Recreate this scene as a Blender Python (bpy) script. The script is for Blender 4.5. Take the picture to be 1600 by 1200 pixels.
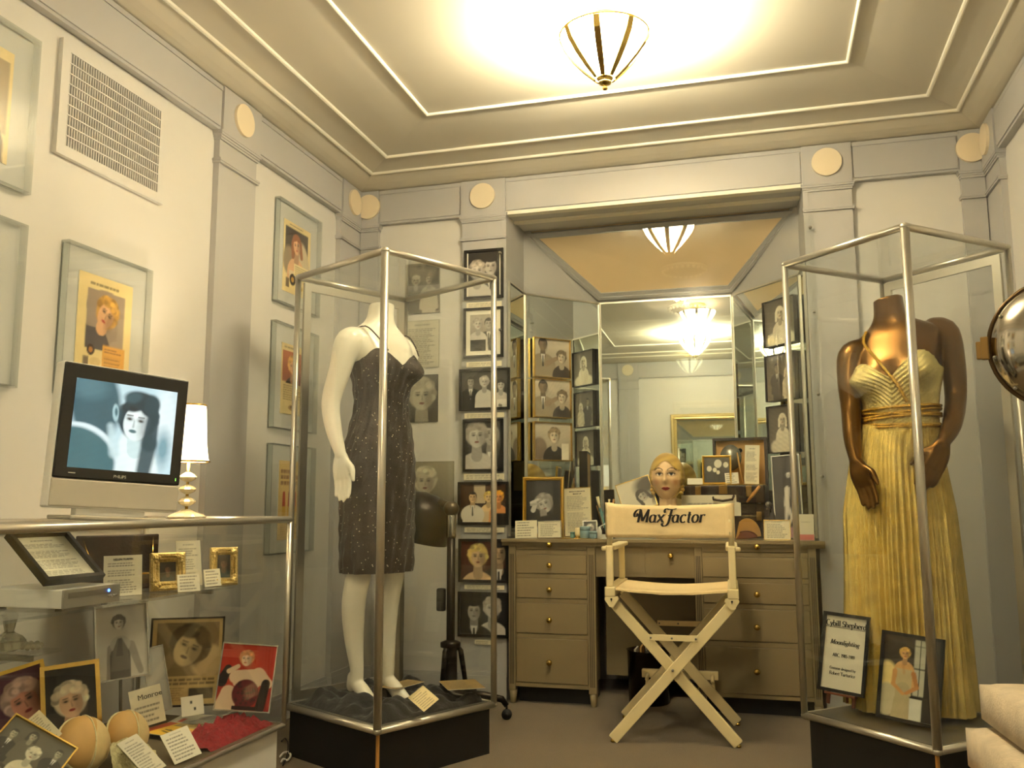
import bpy, bmesh, math, random
import numpy as np
from mathutils import Matrix, Vector
for o in list(bpy.data.objects): bpy.data.objects.remove(o)
scene = bpy.context.scene
COL = scene.collection
random.seed(7); RNG = np.random.default_rng(11)
PI = math.pi

# ------------------------------------------------------------------ camera
CAM_H = 0.93; FPX = 1397.2; YAW, PITCH, ROLL = .2706, .1338, -.0028
def _axes(yaw, pitch, roll):
    f = np.array([-math.sin(yaw)*math.cos(pitch), math.cos(yaw)*math.cos(pitch), math.sin(pitch)])
    r = np.array([math.cos(yaw), math.sin(yaw), 0.]); u = np.cross(r, f)
    return np.array([r*math.cos(roll)+u*math.sin(roll), -r*math.sin(roll)+u*math.cos(roll), f])
AX = _axes(YAW, PITCH, ROLL); CAM = np.array([0, 0, CAM_H])
cd = bpy.data.cameras.new('camera'); cam = bpy.data.objects.new('camera', cd); COL.objects.link(cam)
cam.matrix_world = Matrix(((AX[0][0], AX[1][0], -AX[2][0], 0), (AX[0][1], AX[1][1], -AX[2][1], 0),
                           (AX[0][2], AX[1][2], -AX[2][2], CAM_H), (0, 0, 0, 1)))
cd.sensor_width = 36; cd.lens = FPX/1600*36; cd.clip_start = .02
scene.camera = cam
# ------------------------------------------------------------------ world, exposure
w = bpy.data.worlds.new('world'); scene.world = w; w.use_nodes = True
w.node_tree.nodes['Background'].inputs[0].default_value = (.9, .75, .5, 1)
w.node_tree.nodes['Background'].inputs[1].default_value = .02
scene.view_settings.view_transform = 'Standard'; scene.view_settings.look = 'None'
scene.view_settings.gamma = 1; scene.view_settings.exposure = 1.1
try: scene.view_settings.use_curve_mapping = False
except Exception: pass
try:
    scene.cycles.transparent_max_bounces = 40; scene.cycles.max_bounces = 10
    scene.cycles.sample_clamp_indirect = 6
except Exception: pass
LAMP_COL = (1, .89, .62)
BULB_W = 148.0        # each ceiling lamp's bulbs
SHADE_E = 50.0        # glow of the frosted lamp glass
TABLE_W = 8.5        # table lamp bulb

# ------------------------------------------------------------------ photo pixel (1600x1200) -> world
def ray(x, y): return np.array([(x-800)/FPX, -(y-600)/FPX, 1.]) @ AX
def atz(x, y, z): d = ray(x, y); return CAM+d*((z-CAM_H)/d[2])
def aty(x, y, Y): d = ray(x, y); return CAM+d*(Y/d[1])
def atx(x, y, X): d = ray(x, y); return CAM+d*(X/d[0])
def dist(x, y, D): return CAM+ray(x, y)*D
def onplane(x, y, P, n):
    d = ray(x, y); return CAM+d*(np.dot(np.array(P)-CAM, n)/np.dot(d, n))

# ------------------------------------------------------------------ materials
def lin(c):
    c = np.asarray(c, float)/255.; return np.where(c <= .04045, c/12.92, ((c+.055)/1.055)**2.4)
MATS = {}
def mat(name, rgb, rough=.5, metal=0., noise=.0, nscale=30., bump=0., bscale=120., coat=0., emis=None, estr=0., spec=.5, sheen=0.):
    if name in MATS: return MATS[name]
    m = bpy.data.materials.new(name); m.use_nodes = True; nt = m.node_tree
    b = nt.nodes['Principled BSDF']; c = (*[float(v) for v in lin(rgb)], 1)
    b.inputs['Base Color'].default_value = c; b.inputs['Roughness'].default_value = rough
    b.inputs['Metallic'].default_value = metal; b.inputs['Specular IOR Level'].default_value = spec
    b.inputs['Coat Weight'].default_value = coat; b.inputs['Sheen Weight'].default_value = sheen
    tc = nt.nodes.new('ShaderNodeTexCoord')
    if noise:
        n = nt.nodes.new('ShaderNodeTexNoise'); n.inputs['Scale'].default_value = nscale; n.inputs['Detail'].default_value = 4
        nt.links.new(tc.outputs['Object'], n.inputs['Vector'])
        r = nt.nodes.new('ShaderNodeMixRGB'); r.inputs[1].default_value = (*[v*(1-noise) for v in c[:3]], 1)
        r.inputs[2].default_value = (*[min(1, v*(1+noise)) for v in c[:3]], 1)
        nt.links.new(n.outputs['Fac'], r.inputs[0]); nt.links.new(r.outputs[0], b.inputs['Base Color'])
    if bump:
        n2 = nt.nodes.new('ShaderNodeTexNoise'); n2.inputs['Scale'].default_value = bscale; n2.inputs['Detail'].default_value = 3
        nt.links.new(tc.outputs['Object'], n2.inputs['Vector'])
        bp = nt.nodes.new('ShaderNodeBump'); bp.inputs['Strength'].default_value = bump; bp.inputs['Distance'].default_value = .01
        nt.links.new(n2.outputs['Fac'], bp.inputs['Height']); nt.links.new(bp.outputs[0], b.inputs['Normal'])
    if emis is not None:
        b.inputs['Emission Color'].default_value = (*emis, 1); b.inputs['Emission Strength'].default_value = estr
    MATS[name] = m; return m
def glass_mat(name, tint, refl=1.0, rough=0.0):
    m = bpy.data.materials.new(name); m.use_nodes = True; nt = m.node_tree; nt.nodes.clear()
    out = nt.nodes.new('ShaderNodeOutputMaterial'); mix = nt.nodes.new('ShaderNodeMixShader')
    t = nt.nodes.new('ShaderNodeBsdfTransparent'); g = nt.nodes.new('ShaderNodeBsdfGlossy'); f = nt.nodes.new('ShaderNodeFresnel')
    mu = nt.nodes.new('ShaderNodeMath'); mu.operation = 'MULTIPLY'; mu.inputs[1].default_value = refl
    t.inputs[0].default_value = (*tint, 1); g.inputs['Roughness'].default_value = rough
    f.inputs['IOR'].default_value = 1.5
    # both faces of a slab use the outside index of refraction
    geo = nt.nodes.new('ShaderNodeNewGeometry'); inv = nt.nodes.new('ShaderNodeMath'); inv.operation = 'MULTIPLY_ADD'
    inv.inputs[1].default_value = 1/1.5-1.5; inv.inputs[2].default_value = 1.5
    nt.links.new(geo.outputs['Backfacing'], inv.inputs[0]); nt.links.new(inv.outputs[0], f.inputs['IOR'])
    # (Fresnel node already inverts the IOR on back faces, so hand it the reciprocal there)
    nt.links.new(f.outputs[0], mu.inputs[0]); nt.links.new(mu.outputs[0], mix.inputs[0])
    nt.links.new(t.outputs[0], mix.inputs[1]); nt.links.new(g.outputs[0], mix.inputs[2]); nt.links.new(mix.outputs[0], out.inputs[0])
    MATS[name] = m; return m
def print_mat(name, coat, emit=0.):
    m = bpy.data.materials.new(name); m.use_nodes = True; nt = m.node_tree; b = nt.nodes['Principled BSDF']
    a = nt.nodes.new('ShaderNodeVertexColor'); a.layer_name = 'Col'
    nt.links.new(a.outputs[0], b.inputs['Base Color']); b.inputs['Roughness'].default_value = .5
    b.inputs['Coat Weight'].default_value = coat; b.inputs['Coat Roughness'].default_value = .04
    if emit:
        nt.links.new(a.outputs[0], b.inputs['Emission Color']); b.inputs['Emission Strength'].default_value = emit
        b.inputs['Base Color'].default_value = (.01, .01, .01, 1)
        nt.links.remove(b.inputs['Base Color'].links[0])
    MATS[name] = m; return m

M_wall = mat('wall_paint', (207, 204, 198), .45, noise=.03, nscale=3, bump=.03, bscale=60)
M_pil = mat('pilaster_paint', (176, 174, 172), .4, noise=.02, nscale=4)
M_ceil = mat('ceiling_paint', (200, 192, 174), .42, noise=.03, nscale=2.5)
M_trim = mat('ceiling_trim_paint', (240, 234, 216), .35)
M_disc = mat('roundel_cream', (228, 212, 182), .5)
M_tan = mat('peach_panel', (240, 212, 166), .5, noise=.04, nscale=2)
M_carpet = mat('carpet', (96, 82, 58), .95, noise=.22, nscale=5, bump=.5, bscale=260, sheen=.2)
M_alu = mat('brushed_aluminium', (205, 200, 188), .32, .85)
M_alud = mat('dull_aluminium', (150, 146, 136), .4, .8)
M_black = mat('black_laminate', (13, 12, 11), .55)
M_blackframe = mat('black_frame_wood', (22, 18, 15), .4)
M_gold = mat('gilt', (212, 176, 84), .3, .85, noise=.25, nscale=40, bump=.15, bscale=80)
M_ornate = mat('carved_pale_gilt', (222, 196, 128), .3, .8, noise=.35, nscale=70, bump=.7, bscale=150)
M_goldthin = mat('thin_gold_metal', (216, 178, 96), .25, .95)
M_brass = mat('brass', (206, 176, 98), .22, 1.)
M_silver = mat('silver_frame', (205, 202, 196), .25, .95)
M_mirror = mat('mirror_silver', (226, 232, 226), .015, 1.)
M_chrome = mat('chrome', (196, 190, 180), .12, 1., noise=.12, nscale=6)
M_vanity = mat('vanity_paint', (130, 116, 86), .42, noise=.04, nscale=8, bump=.05, bscale=300)
M_groove_shade = mat('vanity_groove_shade', (70, 60, 46), .6)  # darkened vanity paint, colours in the shade of the post flutes
M_cream = mat('cream_enamel', (234, 218, 170), .38, noise=.03, nscale=20)
M_canvas = mat('canvas', (244, 220, 168), .85, noise=.05, nscale=60, bump=.25, bscale=500)
M_paper = mat('paper', (236, 230, 214), .7)
M_ink = mat('black_ink', (18, 14, 12), .6)
M_white = mat('white_plastic', (226, 224, 218), .35)
M_base = mat('counter_base_white', (214, 212, 206), .5)
M_mann = mat('mannequin_ivory', (246, 240, 224), .3, coat=.2)
M_bronze = mat('mannequin_bronze', (112, 80, 40), .30, .9)
M_darkcloth = mat('black_velvet', (20, 15, 12), .75, noise=.4, nscale=25, bump=.4, bscale=60, sheen=.3)
M_wood = mat('light_wood', (196, 142, 74), .45, noise=.2, nscale=14)
M_mahog = mat('reddish_wood', (110, 58, 34), .45, noise=.2, nscale=20)
M_leather = mat('dark_brown_leather', (46, 28, 18), .4, noise=.3, nscale=20, bump=.2, bscale=120)
M_lining = mat('tan_lining', (206, 160, 96), .7, noise=.06, nscale=30)
M_glass = glass_mat('pane_glass', (.982, .992, .986), .9)
M_acryl = glass_mat('clear_acrylic', (.97, .975, .975), .8)
M_acrylbox = glass_mat('acrylic_edge', (.86, .88, .87), 1.6, .03)
M_print = print_mat('glossy_print', .25)
M_matte = print_mat('paper_print', 0.)
M_screen = print_mat('lit_screen', 0., .50)
M_agedbrass = mat('aged_brass', (140, 112, 66), .4, .8)
M_rubber = mat('black_rubber', (16, 15, 14), .7)
M_darkmetal = mat('dark_japanned_metal', (34, 26, 20), .35, .6)

# ------------------------------------------------------------------ mesh builder
class MB:
    def __init__(s): s.v = []; s.f = []; s.sm = []
    def add(s, vs, fs, smooth=False, M=None):
        n = len(s.v)
        if M is not None: vs = [tuple(M @ Vector(p)) for p in vs]
        s.v += [tuple(float(c) for c in p) for p in vs]; s.f += [tuple(i+n for i in f) for f in fs]; s.sm += [smooth]*len(fs); return s
    def box(s, x0, y0, z0, x1, y1, z1, M=None):
        return s.add([(x0,y0,z0),(x1,y0,z0),(x1,y1,z0),(x0,y1,z0),(x0,y0,z1),(x1,y0,z1),(x1,y1,z1),(x0,y1,z1)],
                     [(0,3,2,1),(4,5,6,7),(0,1,5,4),(1,2,6,5),(2,3,7,6),(3,0,4,7)], False, M)
    def bbox(s, x0, y0, z0, x1, y1, z1, b=.004, M=None):      # box with chamfered edges
        bm = bmesh.new(); bmesh.ops.create_cube(bm, size=1)
        for v in bm.verts: v.co = Vector(((x0+x1)/2+v.co.x*(x1-x0), (y0+y1)/2+v.co.y*(y1-y0), (z0+z1)/2+v.co.z*(z1-z0)))
        b = min(b, .45*min(abs(x1-x0), abs(y1-y0), abs(z1-z0)))
        bmesh.ops.bevel(bm, geom=bm.edges[:], offset=b, segments=2, affect='EDGES', profile=.5)
        bm.verts.index_update(); vs = [tuple(v.co) for v in bm.verts]; fs = [tuple(v.index for v in f.verts) for f in bm.faces]; bm.free()
        return s.add(vs, fs, False, M)
    def prism(s, pts, z0, z1, M=None):                        # polygon (ccw from above) extruded in z
        n = len(pts); vs = [(p[0], p[1], z0) for p in pts]+[(p[0], p[1], z1) for p in pts]
        return s.add(vs, [tuple(range(n-1, -1, -1)), tuple(range(n, 2*n))]+[(i, (i+1) % n, n+(i+1) % n, n+i) for i in range(n)], False, M)
    def loft(s, rings, close=True, cap=True, smooth=True, M=None):
        n = len(rings[0]); vs = [p for r in rings for p in r]; fs = []
        for k in range(len(rings)-1):
            for i in range(n if close else n-1):
                j = (i+1) % n; fs.append((k*n+i, k*n+j, (k+1)*n+j, (k+1)*n+i))
        if cap: fs.append(tuple(range(n-1, -1, -1))); fs.append(tuple(range((len(rings)-1)*n, len(rings)*n)))
        return s.add(vs, fs, smooth, M)
    def lathe(s, prof, n=24, cx=0, cy=0, M=None, cap=True, smooth=True):   # prof: (radius, z) going up
        return s.loft([[(cx+r*math.cos(2*PI*i/n), cy+r*math.sin(2*PI*i/n), z) for i in range(n)] for r, z in prof], True, cap, smooth, M)
    def cyl(s, p, q, r, r2=None, n=14, smooth=True): return s.tube([p, q], [r, r if r2 is None else r2], n, smooth)
    def tube(s, pts, rad, n=10, smooth=True, cap=True, squash=None):
        pts = [Vector(p) for p in pts]
        if not isinstance(rad, (list, tuple)): rad = [rad]*len(pts)
        rings = []; ref = None
        for i, p in enumerate(pts):
            t = (pts[min(i+1, len(pts)-1)]-pts[max(i-1, 0)]).normalized()
            if ref is None:
                ref = Vector((0, 0, 1)) if abs(t.z) < .9 else Vector((1, 0, 0))
            a = (ref-t*ref.dot(t)).normalized(); ref = a; b = t.cross(a)
            q = squash or (1, 1)
            rings.append([tuple(p+a*(rad[i]*q[0]*math.cos(2*PI*k/n))+b*(rad[i]*q[1]*math.sin(2*PI*k/n))) for k in range(n)])
        return s.loft(rings, True, cap, smooth)
    def ball(s, c, r, n=12, m=8, sc=(1, 1, 1), M=None):
        prof = [(max(1e-4, math.sin(PI*k/m))*r, -math.cos(PI*k/m)*r) for k in range(m+1)]
        rings = [[(c[0]+q*math.cos(2*PI*i/n)*sc[0], c[1]+q*math.sin(2*PI*i/n)*sc[1], c[2]+z*sc[2]) for i in range(n)] for q, z in prof]
        return s.loft(rings, True, True, True, M)
    def mesh(s, name):
        me = bpy.data.meshes.new(name); me.from_pydata(s.v, [], s.f); me.polygons.foreach_set('use_smooth', s.sm); me.update(); return me
def obj(name, mb, m, parent=None, label=None):
    me = mb.mesh(name) if isinstance(mb, MB) else mb
    o = bpy.data.objects.new(name, me); COL.objects.link(o)
    if m is not None:
        if len(me.materials) == 0: me.materials.append(m)
    if parent is not None: o.parent = parent
    if label: o['label'] = label
    return o
def tag(o, label, cat, group=None):
    o['label'] = label; o['category'] = cat
    if group: o['group'] = group
    return o
def thing(name, label, cat, loc=(0, 0, 0), rz=0, group=None, M=None):
    o = bpy.data.objects.new(name, None); COL.objects.link(o); o.empty_display_size = .05
    if M is not None: o.matrix_world = M
    else: o.location = [float(v) for v in loc]; o.rotation_euler = (0, 0, rz)
    return tag(o, label, cat, group)
def struct(name, mb, m, parent=None):
    o = obj(name, mb, m, parent); o['kind'] = 'structure'; return o
def text_mesh(s, size, ext=.0004, shear=0., align='CENTER', bold=0., space=1.):
    cu = bpy.data.curves.new('lettering', 'FONT'); cu.body = s; cu.size = size; cu.extrude = ext; cu.align_x = align
    cu.shear = shear; cu.offset = bold; cu.space_character = space; cu.resolution_u = 3
    t = bpy.data.objects.new('lettering', cu); COL.objects.link(t)
    bpy.context.view_layer.update(); dg = bpy.context.evaluated_depsgraph_get()
    me = bpy.data.meshes.new_from_object(t.evaluated_get(dg)); bpy.data.objects.remove(t); return me
STAND = Matrix.Rotation(PI/2, 4, 'X')     # text in the xz plane, read from -y
def lettering(s, size, pos, parent, m=None, **k):
    me = text_mesh(s, size, **k); me.transform(Matrix.Translation(pos) @ STAND)
    return obj('lettering', me, m or M_ink, parent)
def ringframe(w, h, b, d, mb=None, step=0., lip=.0, x0=None, z0=0.):
    """picture-frame moulding in the xz plane, back at y=0, front at y=-d, bottom at z0"""
    mb = mb or MB(); x0 = -w/2 if x0 is None else x0
    def rc(i, y): return [(x0+i, y, z0+i), (x0+w-i, y, z0+i), (x0+w-i, y, z0+h-i), (x0+i, y, z0+h-i)]
    if step: prof = [(0, 0), (0, -d*.7), (b*.18, -d), (b*.4, -d), (b*.55, -d*.72), (b*.72, -d*.8), (b, -d*.45), (b, 0)]
    else: prof = [(0, 0), (0, -d), (b, -d), (b, 0)]
    rings = [rc(i, y) for i, y in prof]
    vs = [p for r in rings for p in r]; fs = []
    for k in range(len(rings)):
        k2 = (k+1) % len(rings)
        for i in range(4): j = (i+1) % 4; fs.append((k*4+i, k2*4+i, k2*4+j, k*4+j))
    return mb.add([(p[0], p[1], p[2]) for p in vs], [f[::-1] for f in fs])
def PX(tl, tr, br, bl, P0, psi, lean=0., roll=True, nudge=0.):
    """place a flat thing: photo corners cast onto the plane through P0 that faces psi and leans back"""
    r = np.array([math.cos(psi), math.sin(psi), 0]); b = np.array([-math.sin(psi), math.cos(psi), 0]); z = np.array([0, 0, 1.])
    up = z*math.cos(lean)+b*math.sin(lean); n = b*math.cos(lean)-z*math.sin(lean)
    q = [onplane(*p, P0, n) for p in (tl, tr, br, bl)]; c = [np.array([(k-P0) @ r, (k-P0) @ up]) for k in q]
    a = math.atan2(*(((c[1]-c[0])+(c[2]-c[3]))/2)[::-1]) if roll else 0.
    if abs(a) < math.radians(1.5): a = 0.
    r2 = r*math.cos(a)+up*math.sin(a); u2 = -r*math.sin(a)+up*math.cos(a)
    d = np.array([math.cos(a), math.sin(a)]); e = np.array([-math.sin(a), math.cos(a)])
    wdt = (((c[1]-c[0])+(c[2]-c[3]))/2) @ d; hgt = (((c[0]-c[3])+(c[1]-c[2]))/2) @ e
    mid = sum(q)/4-u2*hgt/2-n*nudge
    M = Matrix(((r2[0], n[0], u2[0], mid[0]), (r2[1], n[1], u2[1], mid[1]), (r2[2], n[2], u2[2], mid[2]), (0, 0, 0, 1)))
    return M, abs(float(wdt)), abs(float(hgt))
def box4(x0, y0, x1, y1): return (x0, y0), (x1, y0), (x1, y1), (x0, y1)
# ------------------------------------------------------------------ flat prints: grids with a colour per vertex
class Pic:
    def __init__(s, w, h, n=64):
        s.w, s.h = w, h; s.nx = max(6, int(n*min(1.0, w/h)+.5) if w < h else n); s.ny = max(6, int(s.nx*h/w+.5)); s.a = h/w
        gx, gy = np.meshgrid(np.linspace(0, 1, s.nx+1), np.linspace(0, s.a, s.ny+1)); s.X, s.Y = gx, gy
        s.C = np.ones((s.ny+1, s.nx+1, 3)); s.px = 1.2/s.nx
    def mixin(s, a, col):
        a = np.clip(a, 0, 1)[..., None]; s.C = s.C*(1-a)+lin(col)*a; return s
    def fill(s, c): s.C[:] = lin(c); return s
    def grad(s, c0, c1, ax=0):
        t = (s.X if ax else s.Y/s.a)[..., None]; s.C = lin(c0)*(1-t)+lin(c1)*t; return s
    def ell(s, cx, cy, rx, ry, col, rot=0., soft=None, al=1.):
        dx, dy = s.X-cx, s.Y-cy; c, n = math.cos(rot), math.sin(rot)
        d = np.hypot((dx*c+dy*n)/rx, (-dx*n+dy*c)/ry); k = max((soft or 0)/min(rx, ry), s.px/min(rx, ry)*.6)
        return s.mixin(al*np.clip((1-d)/k+.5, 0, 1), col)
    def rect(s, x0, y0, x1, y1, col, al=1.):
        k = s.px*.6; m = np.clip((s.X-x0)/k+.5, 0, 1)*np.clip((x1-s.X)/k+.5, 0, 1)*np.clip((s.Y-y0)/k+.5, 0, 1)*np.clip((y1-s.Y)/k+.5, 0, 1)
        return s.mixin(m*al, col)
    def cap(s, x0, y0, x1, y1, r0, r1, col, al=1., soft=0.):
        ax, ay = x1-x0, y1-y0; t = np.clip(((s.X-x0)*ax+(s.Y-y0)*ay)/max(1e-9, ax*ax+ay*ay), 0, 1)
        d = np.hypot(s.X-x0-t*ax, s.Y-y0-t*ay)-(r0+(r1-r0)*t); return s.mixin(al*np.clip(.5-d/max(s.px*.6, soft), 0, 1), col)
    def poly(s, pts, col, al=1.):
        m = np.ones_like(s.X)*9; n = len(pts)
        for i in range(n):
            (x0, y0), (x1, y1) = pts[i], pts[(i+1) % n]; l = math.hypot(x1-x0, y1-y0)
            m = np.minimum(m, ((x1-x0)*(s.Y-y0)-(y1-y0)*(s.X-x0))/l)
        return s.mixin(al*np.clip(m/(s.px*.6)+.5, 0, 1), col)
    def grain(s, amt, fx=9, fy=9, seed=0):
        r = np.random.default_rng(seed); g = np.zeros_like(s.X)
        for k in range(5):
            a, b, p = r.normal()*fx*(k+1), r.normal()*fy*(k+1), r.random()*6.3; g += np.sin(a*s.X*3+b*s.Y*3+p)/(k+1)
        s.C = np.clip(s.C*(1+amt*g[..., None]), 0, 1); return s
    def lines(s, x0, x1, y0, y1, n, col=(70, 64, 58), th=None, seed=0, ragged=.35, center=False):
        r = np.random.default_rng(seed); th = th or (y1-y0)/n*.42
        for k in range(n):
            y = y1-(k+.5)*(y1-y0)/n; x = x0; e = x1-(x1-x0)*ragged*r.random()
            if center: q = (x1-e)/2; x += q; e -= 0
            while x < e:
                wd = (x1-x0)*(.05+.1*r.random()); s.rect(x, y-th/2, min(e, x+wd), y+th/2, col, .75); x += wd+(x1-x0)*.02
        return s
    def mesh(s, y=0., z0=0.):
        n = (s.nx+1)*(s.ny+1); me = bpy.data.meshes.new('print')
        co = np.empty((n, 3)); co[:, 0] = (s.X.ravel()-.5)*s.w; co[:, 1] = y; co[:, 2] = s.Y.ravel()*s.w+z0
        i = np.arange(s.ny)[:, None]*(s.nx+1)+np.arange(s.nx)[None]; q = np.stack([i, i+1, i+s.nx+2, i+s.nx+1], -1).reshape(-1, 4)
        me.vertices.add(n); me.vertices.foreach_set('co', co.ravel()); me.loops.add(q.size); me.loops.foreach_set('vertex_index', q.ravel().astype(np.int32))
        me.polygons.add(len(q)); me.polygons.foreach_set('loop_start', (np.arange(len(q))*4).astype(np.int32)); me.polygons.foreach_set('loop_total', np.full(len(q), 4, np.int32))
        me.update(calc_edges=True); at = me.color_attributes.new('Col', 'FLOAT_COLOR', 'POINT')
        at.data.foreach_set('color', np.concatenate([s.C.reshape(-1, 3), np.ones((n, 1))], 1).ravel().astype(np.float32)); return me
G = lambda v, t=0: (v, int(v*(1-.04*t)), int(v*(1-.12*t)))
def person(p, cx, cy, s, skin=(206, 200, 190), hair=(60, 54, 48), cloth=(40, 38, 36), rot=0., man=False, bare=False, face=True, curls=0, seed=0, look=0., body=True, lips=None):
    """a generic sitter: head of half-height s at cx,cy; y up, width of print = 1"""
    r = np.random.default_rng(seed); dk = tuple(int(v*.55) for v in skin); sh = tuple(int(v*.8) for v in skin)
    R = lambda x, y: (cx+(x*math.cos(rot)-y*math.sin(rot))*s, cy+(x*math.sin(rot)+y*math.cos(rot))*s)
    if body:
        bc = skin if bare else cloth
        p.ell(cx, cy-s*3.3, s*(2.35 if man else 1.9), s*1.9, bc, 0, s*.1)
        p.cap(cx-s*1.3, cy-s*3.4, cx-s*1.6, cy-s*6, s*.55, s*.5, bc); p.cap(cx+s*1.3, cy-s*3.4, cx+s*1.6, cy-s*6, s*.55, s*.5, bc)
        p.rect(cx-s*1.5, cy-s*8, cx+s*1.5, cy-s*3, cloth)
        if bare: p.ell(cx, cy-s*4.6, s*1.45, s*1.5, cloth, 0, s*.1)
        p.cap(*R(0, -.6), cx, cy-s*1.75, s*.42, s*.5, sh)
        if man:
            p.poly([(cx-s*.38, cy-s*1.55), (cx, cy-s*3.6), (cx+s*.38, cy-s*1.55)], (225, 222, 214)); p.cap(cx, cy-s*1.85, cx, cy-s*3.4, s*.1, s*.15, (26, 24, 22))
    if not man:
        p.ell(*R(0, .18), s*1.02, s*1.12, hair, rot, s*.15)
        for k in range(curls):
            a = r.uniform(-.5, PI+.5); q = R(math.cos(a)*.88, .25+math.sin(a)*.85); f = .62+.62*r.random(); p.ell(*q, s*.26, s*.24, tuple(int(np.clip(v*f, 0, 255)) for v in hair), 0, s*.12, .8)
        if not curls: p.cap(*R(-.85, .2), *R(-.95, -1.2), s*.3, s*.3, hair, 1, s*.1); p.cap(*R(.85, .2), *R(.95, -1.2), s*.3, s*.3, hair, 1, s*.1)
    else: p.ell(*R(0, .22), s*.84, s*.92, hair, rot, s*.1)
    p.ell(*R(0, -.08), s*.7, s*.93, skin, rot, s*.08); p.ell(*R(.5*(1 if look <= 0 else -1), -.2), s*.36, s*.75, dk, rot, s*.34, .55); p.ell(*R(-.2*(1 if look <= 0 else -1), .3), s*.3, s*.2, tuple(min(255, int(v*1.08)) for v in skin), rot, s*.2, .5)
    if not man:
        p.ell(*R(-.25, .78), s*.6, s*.3, hair, rot+.35, s*.12); p.ell(*R(.42, .7), s*.45, s*.3, hair, rot-.5, s*.12)
        for k in range(curls//2):
            q = R(r.uniform(-.6, .7), r.uniform(.6, 1.)); f = .7+.6*r.random(); p.ell(*q, s*.2, s*.16, tuple(int(np.clip(v*f, 0, 255)) for v in hair), 0, s*.1, .8)
    else: p.ell(*R(0, .72), s*.62, s*.24, hair, rot, s*.08)
    if face:
        for e in (-1, 1):
            x = e*.3+look*.12; p.ell(*R(x, .09), s*.2, s*.13, dk, rot, s*.12, .6); p.ell(*R(x, .06), s*.12, s*.055, (46, 38, 32), rot, s*.05); p.cap(*R(x-.15, .24), *R(x+.15, .26), s*.035, s*.03, (60, 48, 40), .8, s*.03)
        p.cap(*R(look*.16, .02), *R(look*.2+.04, -.3), s*.03, s*.06, dk, .55, s*.05)
        p.ell(*R(look*.15, -.53), s*.2, s*(.07 if man else .09), lips or ((120, 60, 54) if not man else dk), rot, s*.04)
    return p
BWS, BWD = (196, 190, 182), (38, 35, 33)
def pic_portrait(w, h, n=60, bg0=(60, 57, 54), bg1=(120, 116, 110), seed=0, **k):
    p = Pic(w, h, n).grad(bg0, bg1); a = p.a
    kw = dict(cx=.5, cy=a*.62, s=a*.19, seed=seed); kw.update(k); return person(p, **kw).grain(.03, seed=seed)
def pic_pair(w, h, n=60, seed=0, bg=((30, 28, 26), (66, 62, 58)), left='w', s=.2, color=False, lx=.3, rx=.7, ly=.58, ry=.66):
    p = Pic(w, h, n).grad(*bg); a = p.a; sk = (222, 190, 150) if color else BWS; hb = (226, 196, 120) if color else (164, 156, 146); S = s*min(a, 1.2)
    W = dict(skin=sk, hair=hb, cloth=(214, 206, 196) if seed % 2 else (44, 42, 40), bare=True, curls=10, seed=seed)
    Mn = dict(skin=tuple(int(v*.86) for v in sk), hair=(34, 30, 28), cloth=(26, 24, 24), man=True, seed=seed)
    person(p, rx, a*ry, S, **(Mn if left == 'w' else W)); person(p, lx, a*ly, S, **(W if left == 'w' else Mn)); return p.grain(.03, seed=seed)
def pic_sheet(w, h, n=56, seed=0, paper=(238, 232, 216), lines=16, title=True, ml=.1, col=(86, 80, 72), gap=()):
    p = Pic(w, h, n).fill(paper); a = p.a; top = .95*a
    if title: p.lines(.28, .72, .885*a, .93*a, 1, (50, 46, 42), seed=seed, ragged=.05); top = .84*a
    p.lines(ml, 1-ml, .06*a, top, lines, col, seed=seed)
    for g0, g1 in gap: p.rect(0, g0*a, 1, g1*a, paper)
    return p
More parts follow.
